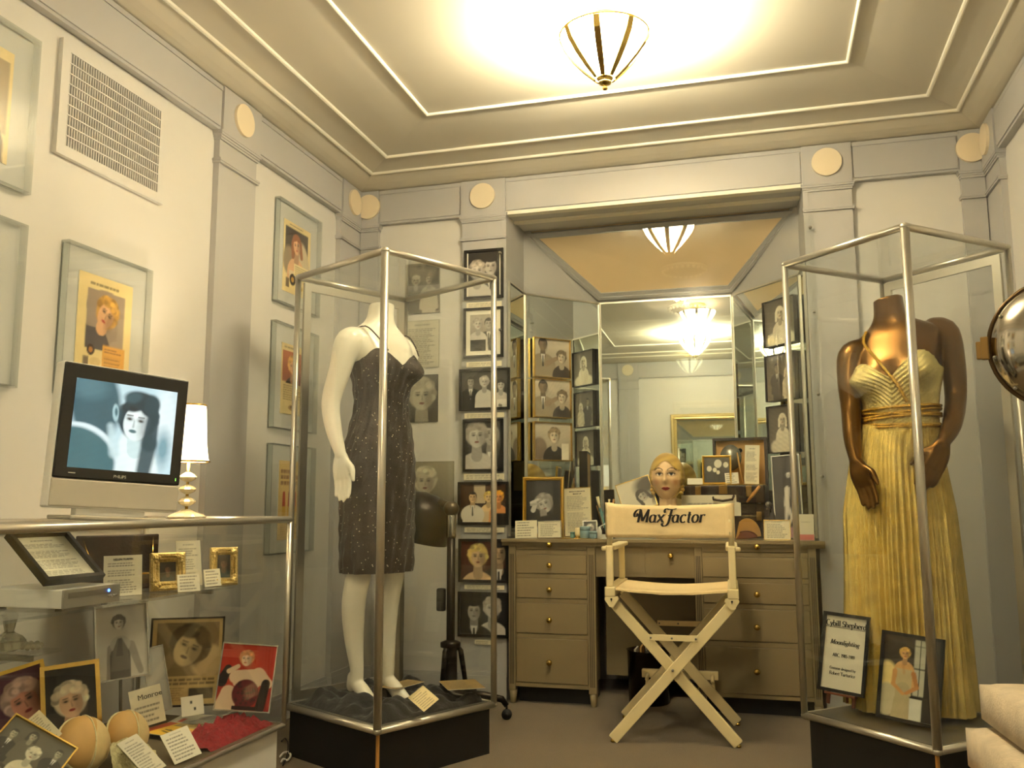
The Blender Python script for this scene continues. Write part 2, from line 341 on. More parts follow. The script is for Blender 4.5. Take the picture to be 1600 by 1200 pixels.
def pic_ad(w, h, n=64, kind=0):
    p = Pic(w, h, n).fill((238, 216, 156)); a = p.a
    skin, hair = (226, 176, 132), [(204, 156, 72), (150, 84, 40), (206, 160, 92)][kind % 3]
    if kind == 0:
        p.rect(.16, .30*a, .86, .86*a, (166, 148, 132)); p.ell(.5, .70*a, .35, .18*a, (166, 148, 132))
        p.poly([(.16, .28*a), (.66, .28*a), (.5, .48*a), (.16, .5*a)], (92, 82, 84)); p.cap(.44, .5*a, .5, .6*a, .1, .09, skin)
        person(p, .52, .64*a, .2, skin, hair, rot=-.5, curls=26, seed=3, body=False, lips=(178, 52, 40))
        p.ell(.27, .27*a, .07, .07, (70, 48, 40)); p.ell(.27, .27*a, .035, .035, (196, 130, 60)); p.rect(.14, .1*a, .24, .2*a, (130, 112, 92)); p.ell(.36, .16*a, .1, .06, (222, 196, 140))
        p.rect(.48, .07*a, .9, .34*a, (226, 168, 76)); p.lines(.52, .88, .1*a, .24*a, 7, (120, 84, 40), seed=2); p.lines(.52, .84, .26*a, .32*a, 2, (110, 60, 30), seed=5)
        p.lines(.2, .8, .89*a, .94*a, 1, (80, 62, 44), seed=8)
    elif kind == 1:
        p.rect(.06, .32*a, .9, .92*a, (66, 54, 44)); p.ell(.75, .5*a, .2, .28*a, (206, 190, 156), .3, .05); p.ell(.2, .45*a, .2, .2*a, (150, 132, 104), 0, .06)
        person(p, .48, .70*a, .17, skin, hair, (222, 204, 170), rot=.15, bare=True, seed=4, lips=(176, 60, 44))
        p.rect(.4, .22*a, .95, .44*a, (236, 218, 164)); p.lines(.44, .92, .25*a, .42*a, 6, (120, 96, 60), seed=3)
        p.rect(0, 0, 1, .2*a, (238, 216, 156)); p.ell(.36, .2*a, .11, .11, (52, 42, 36)); p.ell(.36, .2*a, .05, .05, (206, 156, 70)); p.rect(.12, .07*a, .24, .2*a, (120, 100, 80)); p.ell(.62, .12*a, .13, .05, (214, 172, 66))
        p.lines(.2, .8, .94*a, .98*a, 1, (90, 70, 46), seed=1)
    elif kind == 2:
        p.rect(.05, .46*a, .95, .9*a, (170, 92, 56)); p.rect(.5, .44*a, .95, .62*a, (140, 26, 24)); person(p, .45, .70*a, .17, skin, hair, (60, 46, 40), rot=.3, curls=14, seed=9, lips=(170, 40, 34))
        p.rect(.05, 0, .95, .44*a, (238, 216, 156)); p.lines(.1, .9, .2*a, .42*a, 10, (110, 84, 56), seed=7); p.ell(.5, .1*a, .18, .06, (176, 140, 92)); p.ell(.5, .11*a, .09, .03, (90, 66, 46))
        p.lines(.1, .9, .92*a, .98*a, 1, (90, 66, 44), seed=7)
    elif kind == 3:
        p.fill((226, 196, 128)); p.lines(.08, .92, .68*a, .9*a, 3, (110, 40, 28), th=.05*a, seed=4)
        for k in range(3): p.cap(.24+.24*k, .36*a, .24+.24*k, .58*a, .07, .055, (168, 56, 36)); p.rect(.17+.24*k, .3*a, .31+.24*k, .42*a, (212, 170, 70))
        p.lines(.1, .9, .06*a, .26*a, 7, (120, 92, 60), seed=6)
    else:
        p.rect(.1, .25*a, .95, .9*a, (176, 156, 120)); person(p, .55, .62*a, .2, skin, hair, (120, 100, 80), curls=16, seed=12); p.lines(.1, .9, .05*a, .22*a, 6, (110, 86, 60), seed=3)
    return p.grain(.02, seed=kind)
def framed(name, label, cat, M, w, h, pic, fb=.02, fd=.018, fm=None, mb_=0., matcol=None, step=0., group=None, m_print=None, inset=.0, backing=True, easel=False):
    """a picture in a frame: frame, picture (made by pic(w, h)), backing, optional mount"""
    t = thing(name, label, cat, M=M, group=group); obj('frame', ringframe(w, h, fb, fd, step=step), fm or M_blackframe, t)
    obj('backing', MB().box(-w/2+fb*.3, -fd*.3, fb*.3, w/2-fb*.3, -.0004, h-fb*.3), M_leather, t)
    iw, ih = w-2*fb-2*mb_, h-2*fb-2*mb_
    if mb_: obj('mount', MB().box(-w/2+fb*.9, -fd*.42, fb*.9, w/2-fb*.9, -fd*.3, h-fb*.9), matcol or M_paper, t)
    obj('picture', pic(iw, ih).mesh(-fd*.42-.001 if mb_ else -fd*.4, fb+mb_), m_print or M_print, t)
    if easel: obj('easel_back', MB().bbox(-.02, .0, .01, .02, .004, h*.7, .001).add([], []), M_blackframe, t)
    return t
def sheet(name, label, cat, M, w, h, pic, th=.0012, group=None, m=None, edge=None):
    t = thing(name, label, cat, M=M, group=group); obj('card', MB().box(-w/2, -th, 0, w/2, 0, h), edge or M_paper, t)
    obj('printed_face', pic(w, h).mesh(-th-.0006, 0), m or M_matte, t); return t
# ------------------------------------------------------------------ the room
XL, XR, YB, YF = -2.059, 1.046, 4.30, -0.75
ZF0, ZF1, ZC = 2.415, 2.60, 2.705           # frieze bottom, cornice line, ceiling
NX0, NX1, NZ = -1.214, 0.237, 2.41          # niche opening
XM, YM = (XL+XR)/2, (YB+YF)/2
struct('floor', MB().box(XL-.1, YF-.1, -.06, XR+.1, 5.1, 0), M_carpet)
def rect_ring(o, z): return [(XL+o, YF+o, z), (XR-o, YF+o, z), (XR-o, YB-o, z), (XL+o, YB-o, z)]
cov = [(-.005, 2.6), (.02, 2.602), (.04, 2.606), (.06, 2.613), (.085, 2.625), (.11, 2.64), (.13, 2.652), (.146, 2.658), (.18, 2.664), (.29, 2.679), (.46, 2.69), (.645, ZC), (.66, ZC)]
c_ = MB(); rings = [rect_ring(o, z) for o, z in cov]
for k in range(len(rings)-1):
    for i in range(4): j = (i+1) % 4; c_.add([rings[k][i], rings[k][j], rings[k+1][j], rings[k+1][i]], [(0, 3, 2, 1)])
c_.add(rings[-1], [(3, 2, 1, 0)]); c_.box(XL-.1, YF-.1, 2.72, XR+.1, YB+.1, 2.78)
struct('ceiling', c_, M_ceil)
for n, (o, z, r) in enumerate([(.146, 2.656, .009), (.29, 2.677, .009), (.645, 2.703, .008)]):
    t_ = MB(); prof = [(-r, .003), (-r*.7, -r*.7), (0, -r), (r*.7, -r*.7), (r, .003)]; rr = [rect_ring(o+a, z+b) for a, b in prof]
    for k in range(4):
        for i in range(4): j = (i+1) % 4; t_.add([rr[k][i], rr[k][j], rr[k+1][j], rr[k+1][i]], [(0, 3, 2, 1)])
    struct('trim_%d' % (n+1), t_, M_trim)
T = .08
struct('wall_left', MB().box(XL-T, YF-T, 0, XL, YB+.75, 2.66), M_wall)
struct('wall_right', MB().box(XR, YF-T, 0, XR+T, YB+.75, 2.66), M_wall)
struct('wall_front', MB().box(XL, YF-T, 0, XR, YF, 2.66), M_wall)
struct('wall_back', MB().box(XL, YB, 0, NX0-.02, YB+T, 2.66).box(NX1+.02, YB, 0, XR, YB+T, 2.66).box(NX0-.02, YB, NZ, NX1+.02, YB+T, 2.66)
       .box(NX0-.02, YB+T, NZ, NX1+.02, 4.62, NZ+.04), M_wall)
# niche behind the dressing table: straight cheeks, diagonals, back
NP = [(NX0, 4.27), (NX0+.012, 4.58), (-.852, 4.93), (-.118, 4.94), (NX1-.012, 4.55), (NX1, 4.27)]
def wall_seg(mb, p, q, z0, z1, t=.02, side=1):
    p, q = Vector((*p, 0)), Vector((*q, 0)); d = (q-p).normalized(); n = Vector((-d.y, d.x, 0))*t*side
    pts = [p, q, q+n, p+n]; pts = pts if side > 0 else pts[::-1]
    return mb.prism([(v.x, v.y) for v in pts], z0, z1)
nw = MB()
for k in range(5): wall_seg(nw, NP[k], NP[k+1], 0, 2.44, .025, 1)
nw.box(NX0-.02, 4.27, 0, NX0, YB+.002, NZ).box(NX1, 4.27, 0, NX1+.02, YB+.002, NZ)
struct('wall_niche', nw, M_pil)
# sloping peach panel over the mirrors, in a painted moulding
A0, A1 = Vector((NX0+.006, 4.60, 2.405)), Vector((NX1-.006, 4.585, 2.405)); B0, B1 = Vector((-.852, 4.915, 2.085)), Vector((-.118, 4.925, 2.085))
pan = MB(); nrm = (A1-A0).cross(B0-A0).normalized(); nrm = nrm if nrm.z > 0 else -nrm
pan.add([A0, A1, B1, B0]+[p+nrm*.02 for p in (A0, A1, B1, B0)], [(0, 1, 2, 3), (7, 6, 5, 4), (0, 4, 5, 1), (1, 5, 6, 2), (2, 6, 7, 3), (3, 7, 4, 0)])
struct('trim_4', pan, M_tan)
def strip(mb, p, q, wdt, th, toward):
    d = (q-p).normalized(); s_ = (toward-(p+q)/2); s_ = (s_-d*s_.dot(d)-nrm*s_.dot(nrm)).normalized()*wdt; n = -nrm*th
    return mb.add([p, q, q+s_, p+s_, p+n, q+n, q+s_+n, p+s_+n], [(3, 2, 1, 0), (4, 5, 6, 7), (0, 1, 5, 4), (1, 2, 6, 5), (2, 3, 7, 6), (3, 0, 4, 7)])
cen = (A0+A1+B0+B1)/4; fr = MB()
for p, q in ((A0, A1), (A1, B1), (B1, B0), (B0, A0)): strip(fr, p, q, .038, .008, cen); strip(fr, p, q, .016, .018, cen)
struct('trim_5', fr, M_pil)
hd = MB().box(NX0-.015, YB-.034, NZ-.006, NX1+.015, YB+.012, NZ+.012).box(NX0, YB+.10, NZ-.012, NX1, YB+.13, NZ+.002)
struct('trim_6', hd, M_trim)

# pilasters with capital bands, frieze blocks and roundels; frieze runs between them
PD = .03; tn = [6]; bn = [0]
def frame_on(side):
    """maps (along, out, z) of a wall to world"""
    if side == 'left': return lambda a, o, z: (XL+o, a, z)
    if side == 'right': return lambda a, o, z: (XR-o, a, z)
    if side == 'back': return lambda a, o, z: (a, YB-o, z)
    return lambda a, o, z: (a, YF+o, z)
def wbox(mb, fn, a0, a1, o0, o1, z0, z1):
    p, q = fn(a0, o0, z0), fn(a1, o1, z1); return mb.box(min(p[0], q[0]), min(p[1], q[1]), min(p[2], q[2]), max(p[0], q[0]), max(p[1], q[1]), max(p[2], q[2]))
def pilaster(side, a0, a1, disc=None):
    fn = frame_on(side); tn[0] += 1; mb = MB()
    wbox(mb, fn, a0, a1, 0, PD-.004, 0, 2.405); wbox(mb, fn, a0-.006, a1+.006, 0, PD+.008, 0, .11); wbox(mb, fn, a0-.003, a1+.003, 0, PD+.004, .11, .13)
    wbox(mb, fn, a0-.007, a1+.007, 0, PD+.007, 2.283, 2.291); wbox(mb, fn, a0-.010, a1+.010, 0, PD+.010, 2.291, 2.299); wbox(mb, fn, a0-.005, a1+.005, 0, PD+.004, 2.299, 2.304)
    for k, e in enumerate((.003, .007, .012, .014)): wbox(mb, fn, a0-e, a1+e, 0, PD+e, 2.380+.009*k, 2.389+.009*k)
    wbox(mb, fn, a0-.004, a1+.004, 0, PD+.012, 2.416, ZF1)
    o = struct('trim_%d' % tn[0], mb, M_pil)
    c = Vector(fn((a0+a1)/2 if disc is None else disc, PD+.010, 2.512)); e = Vector(fn((a0+a1)/2 if disc is None else disc, PD+.024, 2.512))
    d = MB(); d.cyl(c, e, .067, n=36, smooth=False); obj('roundel', d, M_disc, o)
def frieze(side, a0, a1):
    fn = frame_on(side); tn[0] += 1; mb = MB(); wbox(mb, fn, a0, a1, 0, PD, ZF0, ZF1)
    wbox(mb, fn, a0+.012, a1-.012, 0, PD+.006, ZF0+.012, 2.575); wbox(mb, fn, a0, a1, 0, PD+.004, 2.58, ZF1); struct('trim_%d' % tn[0], mb, M_pil)
LP = [(2.975, 3.245), (4.045, 4.30), (.30, .57), (-.75, -.5)]
for a0, a1 in LP: pilaster('left', a0, a1, 4.165 if a0 > 4 else None); pilaster('right', a0, a1, 4.165 if a0 > 4 else None)
for s_ in ('left', 'right'):
    for a0, a1 in ((-.5, .30), (.57, 2.975), (3.245, 4.045)): frieze(s_, a0, a1)
for s_ in ('back', 'front'):
    for a0, a1 in ((XL+PD, -1.925), (-1.452, NX0-.006), (NX1+.006, .455), (.918, XR-PD)): pilaster(s_, a0, a1)
    for a0, a1 in ((-1.925, -1.452), (NX0-.006, NX1+.006), (.455, .918)): frieze(s_, a0, a1)
for s_, spans in (('left', ((-.5, .30), (.57, 2.975), (3.245, 4.045))), ('right', ((-.5, .30), (.57, 2.975), (3.245, 4.045))), ('back', ((-1.925, -1.452), (.455, .918))), ('front', ((-1.925, -1.452), (-1.214, .237), (.455, .918)))):
    fn = frame_on(s_); mb = MB()
    for a0, a1 in spans: wbox(mb, fn, a0, a1, 0, .014, 0, .10); wbox(mb, fn, a0, a1, 0, .009, .10, .115)
    struct('baseboard_'+s_, mb, M_pil)

# air return grille, high on the left wall
v0, v1, vz0, vz1 = 2.150, 2.660, 2.005, 2.378
t = thing('wall_air_grille', 'white metal air return grille with fine slats high on the left wall', 'air vent', M=Matrix(((0, -1, 0, XL), (1, 0, 0, (v0+v1)/2), (0, 0, 1, vz0), (0, 0, 0, 1))))
gw, gh = v1-v0, vz1-vz0; fb = .034
obj('frame', ringframe(gw, gh, fb, .016), M_wall, t); obj('duct_shade_sheet', MB().box(-gw/2+fb, -.003, fb, gw/2-fb, -.0008, gh-fb), mat('duct_shadow', (40, 34, 27), .8), t)  # dark flat sheet behind the fins, coloured as the shade inside the duct
sl = MB().box(-.0016, -.013, 0, .0016, -.006, gh-2*fb).mesh('fin'); sl.materials.append(M_wall)
nf = 40
for k in range(nf): o = bpy.data.objects.new('fin', sl); COL.objects.link(o); o.parent = t; o.location = (-gw/2+fb+(k+.5)*(gw-2*fb)/nf, 0, fb)
sl2 = MB().box(-gw/2+fb, -.0155, -.002, gw/2-fb, -.0105, .002).mesh('slat'); sl2.materials.append(M_wall)
for k in range(1, 9): o = bpy.data.objects.new('slat', sl2); COL.objects.link(o); o.parent = t; o.location = (0, 0, fb+k*(gh-2*fb)/9)

# mirrors of the niche: five upright panels with metal edges, as one dressing mirror
MZ0, MZ1 = .775, 2.062
t = thing('dressing_mirror', 'five-panel mirror with metal edging lining the niche over the dressing table', 'mirror', (0, 0, 0))
for k in range(5):
    p, q = Vector((*NP[k], 0)), Vector((*NP[k+1], 0)); d = (q-p).normalized(); n = Vector((d.y, -d.x, 0))
    if k == 0: p = p+d*.02
    if k == 4: q = q-d*.02
    L = (q-p).length; Mx = Matrix(((d.x, -n.x, 0, p.x+n.x*.002), (d.y, -n.y, 0, p.y+n.y*.002), (0, 0, 1, MZ0), (0, 0, 0, 1)))
    g = MB().box(.004, -.006, .004, L-.004, -.001, MZ1-MZ0-.004, Mx); pn = obj('mirror_panel', g, M_mirror, t)
    obj('metal_edge', ringframe(L-.002, MZ1-MZ0, .009, .012, x0=.001).add([], []), M_alu, pn).data.transform(Mx)

# sheet of glass closing the niche above the dressing table, held by small bolts
t = thing('niche_glass_sheet', 'clear glass sheet standing on the dressing table in front of the mirrored niche', 'glass sheet', (0, 0, 0))
GX0, GX1, GY, GZ1 = NX0-.04, NX1+.04, 4.244, 2.262
obj('pane', MB().box(GX0, GY, .768, GX1, GY+.006, GZ1), M_glass, t)
for x in (GX0+.015, GX1-.015):
    for z in (1.05, 1.42, 1.80, 2.2): obj('bolt', MB().cyl((x, GY+.014, z), (x, GY-.006, z), .006, n=10).ball((x, GY-.006, z), .007, 8, 6), M_alud, t)

# ------------------------------------------------------------------ ceiling lamps
M_lampglass = mat('lit_frosted_glass', (250, 238, 210), .4, emis=LAMP_COL, estr=SHADE_E)
M_bulb = mat('lit_bulb', (255, 244, 220), .4, emis=LAMP_COL, estr=30)
def ceiling_lamp(y, label):
    t = thing('ceiling_lamp', label, 'ceiling lamp', (XM+.012, y, 2.42), group='brass and frosted glass ceiling lamps')
    obj('canopy', MB().lathe([(.03, .255), (.062, .263), (.07, .274), (.07, .284)]), M_brass, t)
    obj('stem', MB().cyl((0, 0, .02), (0, 0, .26), .008), M_brass, t)
    obj('finial', MB().lathe([(.001, 0), (.008, .004), (.010, .011), (.005, .016), (.012, .022), (.022, .026), (.024, .032), (.014, .038), (.03, .044), (.034, .05), (.02, .054)]), M_brass, t)
    N = 8; prof = [(.034, .046), (.075, .085), (.115, .13), (.145, .172), (.16, .21)]
    for k in range(N):
        a0, a1 = 2*PI*(k+.11)/N, 2*PI*(k+.89)/N; g = MB(); rows = []
        for q in (0, .004): rows.append([[((r-q)*math.cos(a0+(a1-a0)*i/4), (r-q)*math.sin(a0+(a1-a0)*i/4), z+q) for i in range(5)] for r, z in prof])
        g.loft(rows[0], False, False); g.loft([r[::-1] for r in rows[1]], False, False); obj('glass_panel', g, M_lampglass, t)
        a = 2*PI*k/N; ca, sa = math.cos(a), math.sin(a); b = MB()
        rr = [[(r*ca-s_*wd*sa+o*ca, r*sa+s_*wd*ca+o*sa, z-o*.6) for s_, o in ((-1, 0), (1, 0), (1, .006), (-1, .006))] for (r, z), wd in zip(prof, (.008, .011, .012, .012, .011))]
        b.loft(rr, True, True, False); obj('arm', b, M_brass, t)
    obj('rim', MB().tube([(.163*math.cos(2*PI*i/32), .163*math.sin(2*PI*i/32), .213) for i in range(33)], .004, 6), M_brass, t)
    for k in range(3):
        a = 2*PI*k/3+.4; obj('bulb', MB().ball((.06*math.cos(a), .06*math.sin(a), .15), .02, 12, 8, (1, 1, 1.5)), M_bulb, t)
        L = bpy.data.lights.new('bulb_light', 'POINT'); L.energy = BULB_W/3; L.color = LAMP_COL; L.shadow_soft_size = .022
        o = bpy.data.objects.new('bulb_light', L); COL.objects.link(o); o.parent = t; o.location = (.06*math.cos(a), .06*math.sin(a), .195)
ceiling_lamp(3.06, 'brass and frosted glass ceiling lamp hanging before the dressing table')
ceiling_lamp(.49, 'brass and frosted glass ceiling lamp above the front of the room, seen in the mirror')
t = thing('ceiling_vent_ring', 'round beaded ceiling grille between the two lamps, seen in the mirror', 'air vent', (XM, YM, ZC))
obj('plate', MB().lathe([(.01, -.03), (.15, -.028), (.17, -.018), (.175, -.001)]), M_ceil, t)
for k in range(24): obj('bead', MB().ball((.16*math.cos(2*PI*k/24), .16*math.sin(2*PI*k/24), -.03), .013, 8, 6), M_trim, t)
# framed mirror on the wall behind the camera (seen in the niche mirror)
Mx = Matrix(((-1, 0, 0, -.42), (0, -1, 0, YF), (0, 0, 1, .75), (0, 0, 0, 1)))
t = thing('wall_mirror', 'tall wall mirror in a stepped pale gilt frame on the front wall', 'mirror', M=Mx)
obj('frame', ringframe(.86, 1.22, .07, .04, step=1), mat('pale_gilt', (214, 190, 130), .35, .6), t); obj('mirror_glass', MB().box(-.36, -.014, .07, .36, -.004, 1.15), M_mirror, t)
# ------------------------------------------------------------------ acrylic-boxed advertisements on the left wall
def acrylic_box(label, yc, zc, kind, w=.40, h=.478, pw=.25, ph=.335, dx=0, group='acrylic framed advertisements on the left wall'):
    M = Matrix(((0, -1, 0, XL), (1, 0, 0, yc), (0, 0, 1, zc), (0, 0, 0, 1))); t = thing('boxed_advertisement', label, 'framed advertisement', M=M, group=group)
    obj('box_edge', ringframe(w, h, .006, .028), M_acrylbox, t); obj('front_pane', MB().box(-w/2+.006, -.028, .006, w/2-.006, -.025, h-.006), M_acryl, t)
    obj('backing', MB().box(-w/2+.006, -.004, .006, w/2-.006, -.001, h-.006), mat('acrylic_backing', (206, 206, 200), .5), t)
    a = obj('advertisement', pic_ad(pw, ph, 76, kind).mesh(-.0075, (h-ph)/2-.005), M_matte, t); a.location.x = dx
    b = obj('mount_board', MB().box(-pw/2, -.007, (h-ph)/2-.005, pw/2, -.004, (h-ph)/2-.005+ph), M_paper, t); b.location.x = dx
acrylic_box('acrylic box of a yellowed ad with a tilted curly blonde head, above the television', 2.413, 1.268, 0, dx=.0)
acrylic_box('acrylic box of an ad with a long-haired blonde on white pillows, near the corner', 3.645, 1.827, 1)
acrylic_box('acrylic box of an ad with a red-haired portrait over text, below the pillow ad', 3.645, 1.262, 2, pw=.22, ph=.32)
acrylic_box('acrylic box of a narrow ad with three lipsticks, lowest by the glass tower', 3.645, .718, 3, pw=.20, ph=.35)
acrylic_box('acrylic box of a sepia portrait ad beside the air grille', 1.855, 1.832, 4)
acrylic_box('empty-looking pale acrylic box under the sepia ad', 1.855, 1.262, 4, pw=.16, ph=.2, dx=-.09)

# ------------------------------------------------------------------ black framed photographs up the pilaster
PY = YB-PD-.001; P0 = np.array([-1.33, PY, 1.]); SH = .58
pil = [
 ((726, 390, 787, 467), 'black-framed photo of a blonde and a man, topmost on the pilaster', dict(left='w', seed=2, bg=((14, 13, 12), (34, 31, 29))), 0, (208, 190)),
 ((725, 481, 787, 559), 'black-framed photo of a couple in a wide white mount on the pilaster', dict(left='w', seed=4, bg=((120, 112, 100), (176, 168, 156)), s=.16, ly=.74, ry=.74), .022, None),
 ((718, 576, 797, 641), 'wide black-framed photo of three people at a party on the pilaster', None, 0, None),
 ((724, 655, 787, 737), 'black-framed photo of a curly blonde close to a man on the pilaster', dict(left='w', seed=6, s=.26, ly=.7, ry=.74, lx=.32, rx=.74), 0, None),
 ((716, 753, 795, 820), 'black-framed colour photo of a man in white jacket with two blondes', 'col', 0, None),
 ((717, 842, 795, 910), 'black-framed colour photo of a pale-gowned woman beside a man in black', dict(left='w', seed=5, color=True, s=.27, bg=((58, 24, 18), (84, 40, 28)), ly=.6, ry=.7, lx=.38, rx=.84), 0, None),
 ((716, 925, 795, 995), 'black-framed dark photo of a seated man and woman, lowest on the pilaster', dict(left='m', seed=7, s=.24, bg=((20, 19, 18), (30, 28, 27))), 0, None)]
def pic_party(w, h):
    p = Pic(w, h, 70).grad((90, 86, 80), (58, 55, 52)); a = p.a
    person(p, .2, a*.72, .1, tuple(int(v*.85) for v in BWS), BWD, (20, 19, 18), man=True); person(p, .86, a*.6, .1, BWS, (40, 36, 34), (220, 214, 204), bare=True)
    return person(p, .5, a*.7, .105, BWS, (190, 184, 176), (200, 196, 188), curls=8, seed=3).grain(.03)
def pic_dinner(w, h):
    p = Pic(w, h, 70).grad((30, 16, 10), (70, 40, 22)); a = p.a; p.rect(.3, .5*a, .55, a, (200, 180, 150))
    person(p, .62, a*.66, .1, (232, 200, 150), (224, 190, 96), (214, 190, 150), bare=True, curls=8, seed=1); person(p, .84, a*.66, .11, (220, 150, 90), (230, 170, 60), (24, 18, 14), bare=True, curls=8, seed=2)
    return person(p, .27, a*.66, .11, (226, 190, 146), (40, 26, 20), (222, 214, 200), man=True).grain(.03)
caps = [(729, 472, 784, 480), (729, 565, 784, 573), (726, 645, 788, 653), (725, 740, 788, 750), (726, 824, 788, 832), (726, 914, 788, 921), (742, 1000, 771, 1007)]
for k, (b, lab, kw, mt, _) in enumerate(pil):
    M, w_, h_ = PX(*box4(*b), P0, 0, roll=False)
    fn = (lambda w, h: pic_party(w, h)) if kw is None else (lambda w, h: pic_dinner(w, h)) if kw == 'col' else (lambda w, h, q=kw: pic_pair(w, h, 60, **q))
    t = framed('framed_photo', lab, 'framed photo', M, w_, h_, fn, .013, .012, mb_=mt, group='framed photos up the pilaster')
    if k == 0:
        for x in (-w_/2+.018, w_/2-.018): obj('white_margin', MB().box(x-.003, -.0062, .016, x+.003, -.0052, h_-.016), M_paper, t)
    M, w_, h_ = PX(*box4(*caps[k]), P0, 0, roll=False)
    nm = ['first', 'second', 'third', 'fourth', 'fifth', 'sixth', 'lowest'][k]
    sheet('caption_card', 'narrow white caption card, %s from the top of the pilaster, under its photo' % nm if k < 6 else 'short white caption card under the lowest photo of the pilaster', 'caption card', M, w_, h_, lambda w, h, k=k: Pic(w, h, 40).fill((238, 228, 200)).lines(.06, .9, .1*h/w, .8*h/w, 2, seed=k), .002, group='caption cards on the pilaster')

# prints on the wall behind the ivory mannequin
P0 = np.array([-1.6, YB-.002, 1.])
def wall_sleeve(label, b, pic, name='photo_sleeve'):
    M, w_, h_ = PX(*box4(*b), P0, 0, roll=False); t = thing(name, label, 'wall print', M=M, group='sleeved prints behind the ivory mannequin')
    obj('print', pic(w_, h_).mesh(-.003), M_print, t); obj('board', MB().box(-w_/2, -.0025, 0, w_/2, 0, h_), M_paper, t)
    obj('sleeve_edge', ringframe(w_, h_, .003, .008), M_acrylbox, t); obj('sleeve_front', MB().box(-w_/2+.003, -.008, .003, w_/2-.003, -.0065, h_-.003), M_acryl, t)
def pic_two_sq(w, h):
    p = Pic(w, h, 60).fill((150, 140, 122)); a = p.a; p.rect(.04, .4*a, .96, .97*a, (112, 104, 92)); p.rect(.04, .04*a, .47, .37*a, (190, 178, 154)); p.rect(.53, .04*a, .96, .37*a, (88, 80, 70))
    person(p, .3, .66*a, .13, (196, 186, 166), (206, 196, 176), (90, 84, 76), curls=6, seed=2); return person(p, .68, .68*a, .13, (196, 186, 166), (120, 108, 92), (190, 180, 160), curls=6, seed=4)
wall_sleeve('sleeved sheet of grey portrait photos behind the ivory mannequin, above the typed page', (634, 412, 688, 490), pic_two_sq)
wall_sleeve('sleeved typed page on the wall behind the ivory mannequin', (633, 501, 687, 575), lambda w, h: pic_sheet(w, h, 60, 3, (214, 206, 184), 20))
wall_sleeve('sleeved close-up portrait on the wall, partly hidden by the black dress', (634, 586, 685, 660), lambda w, h: pic_portrait(w, h, 60, (40, 37, 33), (90, 84, 76), 3, cx=.5, cy=.56*h/w, s=.3*h/w, hair=(180, 170, 150), skin=(196, 186, 166), curls=14))
wall_sleeve('sleeved outdoor portrait of a blonde on the wall by the pilaster photos', (640, 721, 710, 800), lambda w, h: pic_portrait(w, h, 64, (96, 90, 74), (170, 160, 132), 8, cx=.35, cy=.6*h/w, s=.24*h/w, hair=(226, 214, 186), skin=(206, 194, 170), curls=12))
# ------------------------------------------------------------------ dressing table
VY = 4.224; VB = 4.52; VZ = .765
def vz(py, px=863): return float(aty(px, py, VY)[2])
def vx(px, py=950): return float(aty(px, py, VY)[0])
LX0, LX1, RX0, RX1 = -1.185, vx(931), vx(1087), .228
t = thing('dressing_table', 'grey-painted kneehole dressing table with brass knobs built into the mirrored niche', 'dressing table', (0, 0, 0))
# top: front lip wider than the niche, back follows the mirrors
ov = .022; fy = VY-ov
def arc_pts(x0, x1, y, dep, n=10): return [(x0+(x1-x0)*i/n, y+dep*math.sin(PI*i/n)) for i in range(n+1)]
outline = [(-1.222, fy)]+[(LX1+.004, fy)]+arc_pts(LX1+.01, RX0-.01, fy+.004, .035)+[(RX0-.004, fy), (.258, fy), (.258, 4.262), (NX1-.016, 4.262), (NX1-.02, 4.54), (-.122, 4.925), (-.845, 4.918), (NX0+.02, 4.57), (NX0+.008, 4.262), (-1.222, 4.262)]
top = MB().prism(outline, VZ-.014, VZ)
in_ = [(x, y+.008 if y < 4.27 and y < VY+.02 else y) for x, y in outline]
top.prism([(x*1.0, y) for x, y in in_], VZ-.022, VZ-.014)
top.prism([(x, y+.004) for x, y in in_], VZ-.032, VZ-.022)
obj('table_top', top, M_vanity, t)
def post(px0, px1, outer):
    x0, x1 = vx(px0), vx(px1); b = MB().bbox(x0, VY-.004, .06, x1, VY+.035, VZ-.032, .002); p = obj('corner_post', b, M_vanity, t)
    g = MB()
    for k in range(3): xx = x0+(x1-x0)*(.28+.22*k); g.box(xx-.0022, VY-.0048, .09, xx+.0022, VY-.0030, vz(866))
    obj('flute_shade', g, M_groove_shade, p)  # flutes are dark strips on the post face, their shade painted in
    xc = (x0+x1)/2; obj('foot', MB().lathe([(.011, 0), (.013, .004), (.020, .06)], 16, xc, VY+.016), M_vanity, p)
    return x0, x1
posts = [(795, 805.5), (918.5, 931), (1087, 1099), (1266.5, 1279)]
pp = [post(a, b, 0) for a, b in posts]
